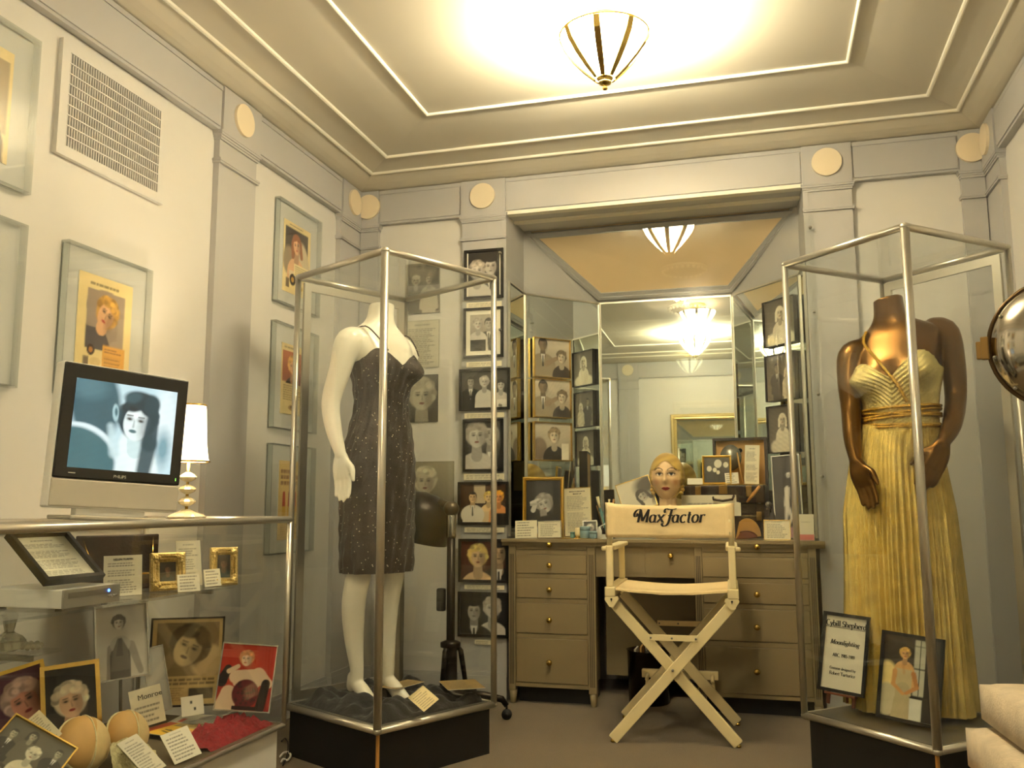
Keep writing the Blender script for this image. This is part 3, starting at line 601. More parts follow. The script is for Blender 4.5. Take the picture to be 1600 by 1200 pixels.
def pedestal(x0, x1, rows, pxk, ctr):
    zb = vz(1075) if ctr < 1000 else vz(1092, 1180); cr = MB()
    cr.box(x0-.002, VY+.006, zb, x1+.002, VB, VZ-.032); obj('carcass', cr, M_vanity, t)
    kick = MB().box(x0, VY+.07, 0, x1, VB-.01, zb); obj('toe_kick', kick, M_black, t)
    for (y0, y1, ky) in rows:
        z1, z0 = vz(y0, ctr), vz(y1, ctr); d = obj('drawer', MB().bbox(x0+.003, VY-.001, z0+.0015, x1-.003, VY+.02, z1-.0015, .0025), M_vanity, t)
        if ky:
            kx, kz = vx(pxk, ky), vz(ky, pxk); kn = MB(); n_ = Matrix.Translation((kx, VY-.001, kz)) @ Matrix.Rotation(PI/2, 4, 'X')
            kn.lathe([(.009, 0), (.008, .003), (.005, .006), (.005, .010), (.010, .013), (.0135, .019), (.0125, .025), (.007, .029), (.001, .030)], 18, 0, 0, n_); obj('knob', kn, M_brass, d)
    zs = [(vz(rows[i][1], ctr), vz(rows[i+1][0], ctr)) for i in range(len(rows)-1)]
    for a, b in zs: obj('drawer_rail', MB().box(x0+.003, VY+.002, b+.001, x1-.003, VY+.02, a-.001), M_vanity, t)
    obj('bottom_rail', MB().box(x0, VY+.001, zb, x1, VY+.02, vz(rows[-1][1], ctr)-.002), M_vanity, t)
pedestal(pp[0][1], pp[1][0], [(844, 859.5, 851), (866.5, 897, 883), (904, 935.5, 921), (942.5, 991, 968.5), (998, 1068.5, 1034.5)], 859.5, 862)
pedestal(pp[2][1], pp[3][0], [(846, 863.5, 854), (871, 903.5, 0), (911, 944.5, 928.5), (952, 1003.5, 979.5), (1012, 1086, 1049)], 1183, 1183)
# bowed kneehole drawers
ax0, ax1 = pp[1][1], pp[2][0]; za1, za0 = VZ-.032, vz(903, 1010)
N = 16; xs = [ax0+(ax1-ax0)*i/N for i in range(N+1)]; ys = [VY+.014+.032*math.sin(PI*i/N) for i in range(N+1)]
def bow(i0, i1, z0, z1, th=.02, dy=0.):
    r = [[(xs[i], ys[i]+dy, z0), (xs[i], ys[i]+dy+th, z0), (xs[i], ys[i]+dy+th, z1), (xs[i], ys[i]+dy, z1)] for i in range(i0, i1+1)]; return MB().loft(r, True, True, False)
obj('apron_rail', bow(0, N, za0, za1, .02, .003), M_vanity, t)
for i0, i1, kx in ((0, N//2, 970), (N//2, N, 1047)):
    b = bow(i0, i1, za0+.018, za1-.003)
    for i, v in enumerate(b.v):
        if i < 4: b.v[i] = (v[0]+.0015, v[1], v[2])
        if i >= len(b.v)-4: b.v[i] = (v[0]-.0015, v[1], v[2])
    d = obj('drawer', b, M_vanity, t); n_ = Matrix.Translation((vx(kx, 869), VY+.04, vz(869, kx))) @ Matrix.Rotation(PI/2, 4, 'X')
    obj('knob', MB().lathe([(.009, -.005), (.005, .006), (.005, .010), (.010, .013), (.0135, .019), (.0125, .025), (.007, .029), (.001, .030)], 18, 0, 0, n_), M_brass, d)
obj('kneehole_back', MB().box(ax0, VB-.02, .1, ax1, VB, za1), M_vanity, t)
# bin of magazines under the table
bx, by = float(aty(1015, 1080, 4.42)[0]), 4.40
t = thing('magazine_bin', 'dark glossy bin of upright magazines standing in the kneehole', 'bin', (bx, by, 0))
obj('bin', MB().lathe([(.09, 0), (.095, .004), (.10, .24), (.104, .245), (.098, .243), (.09, .02)], 20), mat('dark_tin', (40, 30, 22), .25, .4), t)
for k in range(5):
    x = -.055+.027*k; obj('magazine', MB().box(x-.004, -.06, .02, x+.004, .05, .25+.012*(k % 3)), [M_paper, M_lining, M_silver, M_paper, M_mahog][k], t)

# ------------------------------------------------------------------ stroke lettering (broad-nib serif forms)
def A(cx, cy, rx, ry, a0, a1, n=12): return [(cx+rx*math.cos(math.radians(a0+(a1-a0)*i/n)), cy+ry*math.sin(math.radians(a0+(a1-a0)*i/n))) for i in range(n+1)]
def glyphs():
    g = {}; L = lambda *p: list(p)
    g['a'] = (.56, [A(.23, .29, .2, .29, 50, 320), L((.42, .58), (.42, .06), (.46, .0), (.53, .05))], [])
    g['b'] = (.58, [L((.1, 1), (.1, 0)), A(.3, .29, .21, .3, 160, -160)], [(.1, 1, -1)])
    g['c'] = (.5, [A(.28, .29, .22, .30, 45, 315)], [])
    g['d'] = (.6, [A(.27, .29, .21, .3, 20, 340), L((.47, 1), (.47, 0))], [(.47, 1, -1), (.47, 0, 1)])
    g['e'] = (.52, [L((.07, .33), (.46, .33)), A(.27, .3, .2, .3, 8, 310)], [])
    g['f'] = (.36, [A(.3, .8, .14, .2, 30, 180)+L((.16, 0)), L((.02, .58), (.34, .58))], [(.16, 0, 0)])
    g['g'] = (.54, [A(.24, .36, .17, .23, 0, 360), L((.38, .5), (.5, .56)), L((.14, .18), (.1, .08), (.3, .02), (.44, -.06))+A(.26, -.16, .2, .11, 20, -210)], [])
    g['h'] = (.62, [L((.12, 1), (.12, 0)), L((.12, .42))+A(.3, .4, .18, .2, 160, 0)+L((.48, 0))], [(.12, 1, -1), (.12, 0, 0), (.48, 0, 0)])
    g['i'] = (.3, [L((.14, .6), (.14, 0)), A(.14, .85, .035, .035, 0, 360)], [(.14, .6, -1), (.14, 0, 0)])
    g['l'] = (.3, [L((.14, 1), (.14, 0))], [(.14, 1, -1), (.14, 0, 0)])
    g['m'] = (.92, [L((.12, .6), (.12, 0)), L((.12, .42))+A(.29, .4, .17, .2, 160, 0)+L((.46, 0)), L((.46, .42))+A(.63, .4, .17, .2, 160, 0)+L((.8, 0))], [(.12, .6, -1), (.12, 0, 0), (.46, 0, 0), (.8, 0, 0)])
    g['n'] = (.62, [L((.12, .6), (.12, 0)), L((.12, .42))+A(.3, .4, .18, .2, 160, 0)+L((.48, 0))], [(.12, .6, -1), (.12, 0, 0), (.48, 0, 0)])
    g['o'] = (.56, [A(.28, .3, .22, .3, 0, 360)], [])
    g['p'] = (.58, [L((.1, .6), (.1, -.32)), A(.3, .3, .21, .3, 160, -160)], [(.1, .6, -1), (.1, -.32, 0)])
    g['r'] = (.44, [L((.12, .6), (.12, 0)), L((.12, .4))+A(.28, .42, .16, .17, 165, 40)], [(.12, .6, -1), (.12, 0, 0)])
    g['s'] = (.44, [A(.22, .45, .14, .14, 30, 270, 8)+A(.22, .15, .16, .16, 90, -150, 8)], [])
    g['t'] = (.36, [L((.16, .82), (.16, .12))+A(.26, .12, .1, .12, 180, 300, 6), L((.02, .58), (.32, .58))], [])
    g['u'] = (.62, [L((.12, .6), (.12, .2))+A(.29, .2, .17, .2, 180, 350, 8), L((.48, .6), (.48, 0))], [(.12, .6, -1), (.48, .6, -1), (.48, 0, 1)])
    g['v'] = (.54, [L((.06, .6), (.26, 0), (.46, .6))], [(.06, .6, 0), (.46, .6, 0)])
    g['x'] = (.58, [L((.06, .6), (.5, 0)), L((.5, .6), (.06, 0))], [(.06, .6, 0), (.5, .6, 0), (.06, 0, 0), (.5, 0, 0)])
    g['y'] = (.54, [L((.06, .6), (.27, .02)), L((.48, .6), (.2, -.2), (.06, -.3))], [(.06, .6, 0), (.48, .6, 0)])
    g['A'] = (.74, [L((.06, 0), (.36, 1), (.68, 0)), L((.18, .36), (.56, .36))], [(.06, 0, 0), (.68, 0, 0)])
    g['B'] = (.68, [L((.12, 1), (.12, 0)), L((.12, 1), (.3, 1))+A(.32, .76, .2, .24, 90, -90, 8)+L((.12, .52)), L((.32, .52))+A(.34, .26, .24, .26, 90, -90, 8)+L((.12, 0))], [])
    g['C'] = (.7, [A(.38, .5, .32, .5, 48, 312, 16)], [])
    g['F'] = (.6, [L((.14, 1), (.14, 0)), L((.14, 1), (.56, 1), (.56, .84)), L((.14, .54), (.42, .54))], [(.14, 0, 0)])
    g['M'] = (.96, [L((.14, 0), (.16, 1), (.46, .1), (.78, 1), (.8, 0))], [(.14, 0, 0), (.8, 0, 0), (.16, 1, -1), (.78, 1, 1)])
    g['R'] = (.7, [L((.12, 1), (.12, 0)), L((.12, 1), (.3, 1))+A(.32, .75, .22, .25, 90, -90, 8)+L((.12, .5)), L((.32, .5), (.64, 0))], [(.12, 0, 0)])
    g['S'] = (.56, [A(.28, .74, .2, .25, 30, 270, 10)+A(.28, .26, .23, .26, 90, -155, 10)], [])
    g['T'] = (.66, [L((.33, 1), (.33, 0)), L((.04, .84), (.04, 1), (.62, 1), (.62, .84))], [(.33, 0, 0)])
    g['1'] = (.42, [L((.1, .84), (.24, 1), (.24, 0))], [(.24, 0, 0)])
    g['5'] = (.5, [L((.42, 1), (.14, 1), (.12, .56))+A(.24, .3, .2, .3, 110, -150, 10)], [])
    g['8'] = (.52, [A(.26, .76, .16, .22, 0, 360), A(.26, .28, .2, .28, 0, 360)], [])
    g['9'] = (.52, [A(.26, .7, .19, .28, 0, 360), L((.45, .7), (.4, .3), (.14, 0))], [])
    g[','] = (.24, [L((.1, .06), (.06, -.14))], []); g['-'] = (.34, [L((.04, .34), (.3, .34))], []); g[' '] = (.3, [], [])
    return g
GL = glyphs()
def strokes_mesh(mb, st, sc, ox, oz, y, thick, thin, shear, nib=.15, warp=None):
    for i in range(1, len(st)-1):               # break at sharp corners so that every limb keeps its own width
        a, b, c = st[i-1], st[i], st[i+1]; u = (b[0]-a[0], b[1]-a[1]); v = (c[0]-b[0], c[1]-b[1]); l = math.hypot(*u)*math.hypot(*v)
        if l > 0 and (u[0]*v[0]+u[1]*v[1])/l < .55:
            strokes_mesh(mb, st[:i+1], sc, ox, oz, y, thick, thin, shear, nib, warp); strokes_mesh(mb, st[i:], sc, ox, oz, y, thick, thin, shear, nib, warp); return
    P = [(ox+(x+shear*z)*sc, oz+z*sc) for x, z in st]; left = []; right = []
    for i, p in enumerate(P):
        q0, q1 = P[max(0, i-1)], P[min(len(P)-1, i+1)]; dx, dz = q1[0]-q0[0], q1[1]-q0[1]; l = math.hypot(dx, dz) or 1; dx, dz = dx/l, dz/l
        w_ = (thin+(thick-thin)*abs(dz*math.cos(nib)-dx*math.sin(nib)))*sc/2; left.append((p[0]-dz*w_, p[1]+dx*w_)); right.append((p[0]+dz*w_, p[1]-dx*w_))
    yy = (lambda x, z: y) if warp is None else warp; vs = [(x, yy(x, z), z) for x, z in left]+[(x, yy(x, z), z) for x, z in right]; n = len(P)
    mb.add(vs, [(i, n+i, n+i+1, i+1) for i in range(n-1)])
def serif_text(s, sc, cx, z, y, thick=.15, thin=.05, shear=0., track=.0, serif=.16, warp=None, extra=()):
    adv = [GL[c][0]+track for c in s]; W = sum(adv)*sc; x = cx-W/2; mb = MB()
    for c, a in zip(s, adv):
        for st in GL[c][1]: strokes_mesh(mb, st, sc, x, z, y, thick, thin, shear, warp=warp)
        for (sx, sz, side) in GL[c][2]:
            a0 = sx-serif*(1 if side <= 0 else .2); a1 = sx+serif*(1 if side >= 0 else .2); d = -.02 if sz > .1 else .02
            strokes_mesh(mb, [(a0, sz+d), (a1, sz+d)], sc, x, z, y, .06, .05, shear, warp=warp)
        x += a*sc
    for st in extra: strokes_mesh(mb, st, sc, cx-W/2, z, y, thick, thin, shear, warp=warp)
    return mb, W

# ------------------------------------------------------------------ director's chair (seen from behind, facing the dressing table)
F0 = Vector(atz(958, 1160, 0)); F1 = Vector(atz(1157, 1172, 0)); K0 = Vector(atz(972, 1123, 0)); K1 = Vector(atz(1154, 1129, 0))
cc = (F0+F1+K0+K1)/4; yawc = math.radians(2.0)
t = thing('directors_chair', 'cream wooden folding director chair with canvas seat and lettered back', 'chair', (cc.x, cc.y, 0), yawc)
HW, HD = .245, .205; ZS = .575                                      # half width, half depth, seat height
def board(p, q, w_, th, b=.003):                                      # flat bar from p to q in an xz plane
    p, q = Vector(p), Vector(q); d = (q-p); l = d.length; d.normalize(); up = Vector((0, 1, 0)); s_ = d.cross(up)
    return MB().bbox(0, -th/2, -w_/2, l, th/2, w_/2, b, Matrix(((d.x, up.x, -s_.x, p.x), (d.y, up.y, -s_.y, p.y), (d.z, up.z, -s_.z, p.z), (0, 0, 0, 1))))
for yy, dy in ((-HD, .013), (HD, -.013)):
    obj('leg', board((-HW+.005, yy, .012), (HW-.01, yy, ZS-.035), .042, .024), M_cream, t); obj('leg', board((HW-.005, yy+dy*2, .012), (-HW+.01, yy+dy*2, ZS-.035), .042, .024), M_cream, t)
    for x in (-HW+.005, HW-.005): obj('foot_glide', MB().lathe([(.008, 0), (.011, .003), (.009, .012)], 10, x, yy+(0 if x < 0 else 2*dy)), M_brass, t)
    s_ = -1 if yy < 0 else 1; yb = yy-.016 if yy < 0 else yy+.016
    br = obj('brace', MB().bbox(-.09, yb-.003, ZS-.178, .10, yb+.003, ZS-.155, .001), M_cream if yy < 0 else M_canvas, t)
    for x in (-.082, .0, .092): obj('rivet', MB().cyl((x, yb, ZS-.167), (x, yb-.006, ZS-.167), .004, n=8), M_alud, br)
    obj('pivot_bolt', MB().cyl((0, yy-.02, .285), (0, yy+.034, .285), .005, n=8), M_alud, t)
obj('footrest', MB().bbox(-.165, HD+.03, .17, .165, HD+.06, .205, .003), M_cream, t)
for x in (-.14, .14): obj('footrest_strut', MB().cyl((x, HD-.01, .17), (x, HD+.045, .19), .008).cyl((x, HD+.04, .18), (x*1.05, HD+.01, .03+.06), .007), M_cream, t)
for sx in (-1, 1):
    x = sx*(HW-.005)
    obj('seat_rail', MB().bbox(x-.021, -HD-.03, ZS-.012, x+.021, HD+.03, ZS+.026, .004), M_cream, t)
    for yy in (-HD-.016, HD+.016):
        h_ = MB().prism([(-.024, -.002), (.024, -.002), (.028, -.012), (.008, -.042), (-.008, -.042), (-.028, -.012)][::-1], -.013, .013, Matrix.Translation((x-sx*.006, yy, ZS-.01)) @ Matrix.Rotation(PI/2, 4, 'X')); hg = obj('hinge_block', h_, M_cream, t)
        obj('keyhole', MB().cyl((x-sx*.006, yy-.0135, ZS-.021), (x-sx*.006, yy-.0145, ZS-.021), .004, n=8).box(x-sx*.006-.0015, yy-.0145, ZS-.030, x-sx*.006+.0015, yy-.0135, ZS-.02), M_ink, hg)
    obj('back_post', MB().bbox(x-.014, -HD-.026, ZS+.026, x+.014, -HD+.002, ZS+.19, .005).cyl((x, -HD-.012, ZS+.19), (x, -HD-.012, ZS+.352), .0115), M_cream, t)
    obj('arm_post', MB().bbox(x-.013, HD-.02, ZS+.026, x+.013, HD+.008, ZS+.172, .004), M_cream, t)
    obj('armrest', MB().bbox(x-.024, -HD+.002, ZS+.170, x+.024, HD+.05, ZS+.188, .006).bbox(x-.016+sx*.018, -HD-.012, ZS+.168, x+.016+sx*.018, -HD+.006, ZS+.186, .006), M_cream, t)
# canvas seat, sagging a little
rows = []
for i in range(13):
    x = -HW+.005+(2*HW-.01)*i/12; sag = -.016*math.sin(PI*i/12); wv = .001*math.sin(i*2.1)
    rows.append([(x, -HD-.01, ZS+.014+sag+wv), (x, HD+.01, ZS+.014+sag-wv), (x, HD+.01, ZS+.022+sag), (x, -HD-.01, ZS+.022+sag)])
obj('canvas_seat', MB().loft(rows, True, True, False), M_canvas, t)
# canvas back: sleeves round the posts and a slack panel between
BZ0, BZ1 = ZS+.222, ZS+.358; yb = -HD-.012
def bk(u): return yb-.013+.02*math.sin(PI*u)**1.3
n = 36; x0, x1 = -HW+.005-.015, HW-.005+.015; fr = []; bkp = []
cb = MB(); cols = []
for i in range(n+1):
    u = i/n; x = x0+(x1-x0)*u; edge = min(u, 1-u)*(x1-x0); rr_ = .015
    wob = lambda z: .0012*math.sin(z*130+u*9)+.0015*math.sin(u*30+z*20)
    zt = BZ1-.010*math.sin(PI*u)+(.004 if u < .06 else 0); zb_ = BZ0-.002*math.sin(PI*u)
    if edge < 2*rr_: off = math.sqrt(max(0, rr_**2-(rr_-edge)**2)); yf, yk = yb-off, yb+off
    else: yf, yk = bk(u)-.001-.0, bk(u)+.002
    if edge >= 2*rr_ and edge < 3.4*rr_: k = (edge-2*rr_)/(1.4*rr_); yf = yb*(1-k)+yf*k; yk = (yb+.003)*(1-k)+yk*k
    col = [(x, yf+wob(z), z) for z in np.linspace(zb_, zt, 9)]+[(x, yk+wob(z), z) for z in np.linspace(zt, zb_, 9)]; cols.append(col)
cb.loft(cols, True, True, True); back = obj('canvas_back', cb, M_canvas, t)
warp = lambda x, z: bk((x-x0)/(x1-x0))-.0035
sw = [[(-.32, .52), (-.42, .38), (-.36, .18), (-.16, .12), (.0, .3), (.1, .7), (.18, 1.0)], [(2.05, .78), (1.95, .92), (2.08, 1.04), (2.3, 1.0), (2.55, 1.02), (2.85, 1.0), (3.0, 1.08)], [(2.42, .95), (2.36, .4), (2.28, -.1), (2.1, -.24), (1.92, -.16), (1.95, -.04)], [(2.2, .5), (2.62, .52)]]
def flow(P, k=6):
    P = np.array(P, float); out = []
    for i in range(len(P)-1):
        p0, p1, p2, p3 = P[max(i-1, 0)], P[i], P[i+1], P[min(i+2, len(P)-1)]
        for f in np.arange(k)/k: out.append(tuple(.5*((2*p1)+(-p0+p2)*f+(2*p0-5*p1+4*p2-p3)*f*f+(-p0+3*p1-3*p2+p3)*f**3)))
    return out+[tuple(P[-1])]
def word(s, cx0, sc, z, ex=()):
    mb, W = serif_text(s, sc, 0, z, 0, .19, .05, .22, .02, .1, warp=lambda x, q: 0, extra=ex); mb.v = [(v[0]+W/2+cx0, warp(v[0]+W/2+cx0, v[2]), v[2]) for v in mb.v]; return mb, W
sc = .051; z_ = BZ0+.060
mx, W1 = word('Max', -.130, sc, z_, [flow([(.17, .97), (.04, 1.0), (-.14, .92), (-.26, .70), (-.22, .48), (-.08, .46), (-.02, .60), (-.10, .68)])])
fa, W2 = word('actor', -.130+W1+.030, sc, z_)
ff = MB(); fx = -.130+W1+.002
for st in ([(.0, .74), (-.06, .9), (.06, 1.04), (.3, 1.0), (.6, 1.0), (.86, 1.06)], [(.50, 1.0), (.40, .5), (.30, .0), (.14, -.24), (-.1, -.28), (-.2, -.12), (-.06, -.06)], [(.22, .52), (.62, .54)]): strokes_mesh(ff, flow(st), sc, fx, z_, 0, .19, .06, .1, warp=warp)
for m_ in (mx, ff, fa): obj('lettering', m_, M_ink, back)
# ------------------------------------------------------------------ glass towers
def tower(label, cx, cy, rz, door, S=.55):
    t = thing('display_case', label, 'display case', (cx, cy, 0), rz, group='glass display towers'); h = S/2; z0, z1 = .178, 1.836
    obj('plinth', MB().box(-h+.012, -h+.012, 0, h-.012, h-.012, z0-.012), M_black, t)
    obj('plinth_edge_strip', MB().box(-h+.009, -h+.009, 0, -h+.018, -h+.018, z0-.012), M_wood, t)
    obj('deck', MB().box(-h+.01, -h+.01, z0-.012, h-.01, h-.01, z0+.012), M_alud, t)
    for i, (x, y) in enumerate(((-h, -h), (h, -h), (h, h), (-h, h))):
        obj('post', MB().lathe([(.0145, z0), (.0145, z1)] if i == 0 else [(.0115, z0), (.0115, z1)], 16, x, y), M_alu, t)
        obj('corner_cap', MB().ball((x, y, z1), .0165 if i == 0 else .0135, 12, 8, (1, 1, .8)).ball((x, y, z0), .0165 if i == 0 else .0135, 12, 8, (1, 1, .8)), M_alu, t)
    cs = [(-h, -h), (h, -h), (h, h), (-h, h)]
    for k in range(4):
        a, b = cs[k], cs[(k+1) % 4]
        for z in (z0, z1): obj('rail', MB().cyl((*a, z), (*b, z), .0125, n=12), M_alu, t)
        ax = 0 if a[1] == b[1] else 1; e = .012; lo, hi = -h+e, h-e; c = a[1] if ax == 0 else a[0]; g = .0025
        bx = (lo, c-g, z0+.01, hi, c+g, z1-.01) if ax == 0 else (c-g, lo, z0+.01, c+g, hi, z1-.01); obj('pane', MB().box(*bx), M_glass, t)
    obj('top_pane', MB().box(-h+.01, -h+.01, z1-.002, h-.01, h-.01, z1+.003), M_glass, t)
    # framed door on one back face, just inside the glass line
    d = MB(); w_ = 2*h-.04; ringframe(w_, z1-z0-.04, .032, .012, d); R = {'left': Matrix.Translation((-h+.016, 0, z0+.02)) @ Matrix.Rotation(PI/2, 4, 'Z'), 'far': Matrix.Translation((0, h-.006, z0+.02)), 'right': Matrix.Translation((h-.006, 0, z0+.02)) @ Matrix.Rotation(-PI/2, 4, 'Z')}[door]
    o = obj('door_frame', d, M_alu, t); o.data.transform(R)
    return t
CL, RL = (-1.387, 3.262), math.radians(62); CR, RR = (.4975, 3.482), math.radians(43.3)
tower('glass tower on a black plinth holding the ivory mannequin in a black dress', *CL, RL, 'far', .555)
tower('glass tower on a black plinth holding the bronze mannequin in a gold gown', *CR, RR, 'right', .54)
DECK = .190

# ------------------------------------------------------------------ mannequins
def cat_interp(tab, z):
    zs = [r[0] for r in tab]; return [float(np.interp(z, zs, [r[k] for r in tab])) for k in range(1, len(tab[0]))]
def smooth_tab(tab, n=60):
    """monotone resample of a table sorted by rising z, lightly smoothed"""
    tab = np.array(tab, float); z = np.linspace(tab[0, 0], tab[-1, 0], n); out = [z]
    for k in range(1, tab.shape[1]):
        v = np.interp(z, tab[:, 0], tab[:, k])
        for _ in range(3): v[1:-1] = (v[:-2]+2*v[1:-1]+v[2:])/4
        out.append(v)
    return np.array(out).T
def bust(phi, z, zb, amp, sep=.62, sz=.048, sphi=.36):
    """phi: 0 = front (-y)"""
    d = lambda c: ((phi-c+PI) % (2*PI))-PI
    return amp*(math.exp(-(d(sep)/sphi)**2)+math.exp(-(d(-sep)/sphi)**2))*math.exp(-((z-zb)/sz)**2)
def torso_pt(row, phi, zb, amp, off=0., flat=2.25):
    z, rx, ry, cy, cx = row; s_, c_ = math.sin(phi), -math.cos(phi)
    e = (abs(s_)/1)**flat+(abs(c_))**flat; k = e**(-1/flat); x, y = s_*rx*k, c_*ry*k
    l = math.hypot(x, y); b = bust(phi, z, zb, amp)+off; return (cx+x*(1+b/l), cy+y*(1+b/l), z)
def limb(mb, pts, rad, n=14, squash=None, sub=4):
    P = np.array(pts, float); t = np.arange(len(P)); tt = np.linspace(0, len(P)-1, (len(P)-1)*sub+1)
    def cr(v):
        out = []
        for q in tt:
            i = min(int(q), len(P)-2); f = q-i; p0, p1, p2, p3 = v[max(i-1, 0)], v[i], v[i+1], v[min(i+2, len(P)-1)]
            out.append(.5*((2*p1)+(-p0+p2)*f+(2*p0-5*p1+4*p2-p3)*f*f+(-p0+3*p1-3*p2+p3)*f**3))
        return np.array(out)
    C = cr(P); Rr = cr(np.array(rad, float)[:, None])[:, 0]; mb.tube([tuple(c) for c in C], [max(.002, float(r)) for r in Rr], n, squash=squash)
    mb.ball(tuple(C[0]), float(Rr[0])*.98, 12, 8); mb.ball(tuple(C[-1]), float(Rr[-1])*.98, 12, 8)
def hand(mb, wrist, tip_dir, side_dir, s=1., curl=.25, spread=.12, fwd=None, thumb=1):
    """palm, four fingers and a thumb; tip_dir = along the fingers, side_dir = towards the thumb"""
    w_ = Vector(wrist); d = Vector(tip_dir).normalized(); sd = Vector(side_dir); sd = (sd-d*sd.dot(d)).normalized(); nn = d.cross(sd) if fwd is None else Vector(fwd)
    nn = (nn-d*nn.dot(d)-sd*nn.dot(sd)).normalized()
    for k, o in enumerate((-.027, -.009, .009, .026)): limb(mb, [w_+sd*o*.45*s, w_+d*.04*s+sd*o*.85*s, w_+d*.085*s+sd*o*s], [.015*s, .0165*s, .0125*s], 10, None, 3)
    for o, ln in ((.028, .078), (.0095, .09), (-.0095, .084), (-.027, .066)):
        b = w_+d*.085*s+sd*o*s; sdv = sd*(o*spread*4); c1 = curl; d1 = (d+sdv+nn*c1*.5).normalized(); d2 = (d+sdv*.6+nn*c1*1.3).normalized(); d3 = (d+sdv*.3+nn*c1*2.1).normalized()
        p1 = b+d1*ln*.45*s; p2 = p1+d2*ln*.32*s; p3 = p2+d3*ln*.23*s; limb(mb, [b, p1, p2, p3], [.0105*s, .0095*s, .0085*s, .0065*s], 10, None, 2)
    b = w_+d*.025*s+sd*.02*s; d1 = (d*.7+sd*.75+nn*.25).normalized(); d2 = (d+sd*.28+nn*.35).normalized(); limb(mb, [b, b+d1*.04*s, b+d1*.04*s+d2*.03*s, b+d1*.04*s+d2*.055*s], [.015*s, .0125*s, .0105*s, .007*s], 10, None, 2)
def remeshed(name, mb, vox, m, parent, sm=4):
    o = obj(name, mb, m, parent); r = o.modifiers.new('r', 'REMESH'); r.mode = 'VOXEL'; r.voxel_size = vox; r.use_smooth_shade = True
    s_ = o.modifiers.new('s', 'SMOOTH'); s_.iterations = sm; s_.factor = .5
    bpy.context.view_layer.update(); dg = bpy.context.evaluated_depsgraph_get(); me = bpy.data.meshes.new_from_object(o.evaluated_get(dg)); old = o.data
    o.modifiers.clear(); o.data = me; bpy.data.meshes.remove(old)
    me.polygons.foreach_set('use_smooth', [True]*len(me.polygons)); return o
def rotz(p, a): c, s_ = math.cos(a), math.sin(a); return (p[0]*c-p[1]*s_, p[0]*s_+p[1]*c, p[2])

# ---- ivory mannequin in the black dress (z measured above the deck)
D0 = DECK; vw = math.atan2(CL[0], CL[1]); TH = math.radians(46); U0 = -.055
tab = [(.76, .138, .102, .0, 0), (.83, .153, .110, .005, 0), (.91, .154, .110, .008, 0), (1.0, .136, .094, .0, 0), (1.09, .103, .074, -.003, 0), (1.14, .099, .072, -.004, 0), (1.2, .112, .082, -.006, 0), (1.27, .134, .098, -.004, 0), (1.32, .146, .098, .0, 0), (1.365, .158, .086, .008, 0), (1.40, .156, .07, .012, 0), (1.425, .12, .06, .012, 0), (1.45, .068, .054, .010, 0), (1.48, .051, .051, .004, 0), (1.535, .047, .048, -.006, 0)]
TW = smooth_tab(tab, 70)
root = thing('mannequin', 'headless ivory mannequin in a short black beaded dress inside the glass tower', 'mannequin', (CL[0], CL[1], D0), -vw)
b = MB(); NPH = 48; zb_w, amp_w = 1.262, .043
b.loft([[rotz(torso_pt(r, 2*PI*i/NPH, zb_w, amp_w), TH) for i in range(NPH)] for r in TW], True, True)
def bp(x, y, z): return rotz((x, y, z), TH)
for sx in (-1, 1):
    k = sx; off = .02 if sx < 0 else -.02
    limb(b, [bp(.072*k, .0, .80), bp(.075*k+.0, .004, .62), bp(.070*k-.008, .006+off, .47), bp(.070*k-.012, .022+off, .37), bp(.066*k-.012, .022+off, .25), bp(.062*k-.01, .008+off, .125), bp(.062*k-.01, .012+off, .085)], [.082, .068, .049, .046, .038, .0255, .027], 16)
    limb(b, [bp(.062*k-.01, .022+off, .085), bp(.062*k-.01, -.014+off, .062), bp(.064*k-.01, -.056+off, .028), bp(.066*k-.01, -.10+off, .012)], [.024, .027, .027, .014], 14); limb(b, [bp(.062*k-.01, .029+off, .10), bp(.062*k-.01, .037+off, .062)], [.022, .019], 12)
limb(b, [bp(-.135, .012, 1.375), bp(-.172, .010, 1.350), bp(-.200, .022, 1.24), bp(-.222, .040, 1.125), bp(-.225, .018, 1.02), bp(-.222, -.02, .925)], [.05, .052, .043, .036, .031, .021], 16)
hand(b, bp(-.222, -.022, .92), (.10, -.05, -1), bp(.25, -1, 0), .98, .22)
limb(b, [bp(.130, .012, 1.375), bp(.166, .012, 1.345)], [.05, .047], 16)
b.v = [(x+U0-.02*max(0, z-1.3), y, z) for x, y, z in b.v]
remeshed('body', b, .0048, M_mann, root, 5)
# dress: follows the body, sweetheart top, ruched sides, hem above the knee
def dress_rings(zlow, nz=90, nph=120):
    rings = []; base = TW
    for k in range(nz+1):
        ring = []
        for i in range(nph):
            phi = 2*PI*i/nph; f = ((phi+PI) % (2*PI))-PI
            ztop = 1.285+.050*math.exp(-((abs(f)-.62)/.42)**2)-.012*math.exp(-(f/.18)**2)-.02*max(0, abs(f)-1.4)
            z = zlow+(ztop-zlow)*k/nz; r = [float(np.interp(z, base[:, 0], base[:, q])) for q in range(5)]; r[0] = z
            if z < .86:
                u = (.86-z)/(.86-zlow); r[1], r[2], r[3] = .153-.008*u, .110-.004*u, .006
            if 1.0 < z < 1.2: q = math.sin((z-1.0)/.2*PI); r[1] += .006*q; r[2] += .006*q
            fold = .0025*math.sin(11*phi+z*16)+.002*math.sin(23*phi-z*31)+.0016*math.sin(z*95+3*math.sin(phi*2))
            if z < .9: fold += .005*math.sin(14*phi+.6*math.sin(z*9))*(.9-z)/.4
            p = torso_pt(r, phi, zb_w, amp_w, .009+fold); ring.append(rotz(p, TH))
        rings.append([(x+U0-.02*max(0, z-1.3), y, z) for x, y, z in ring])
    return rings
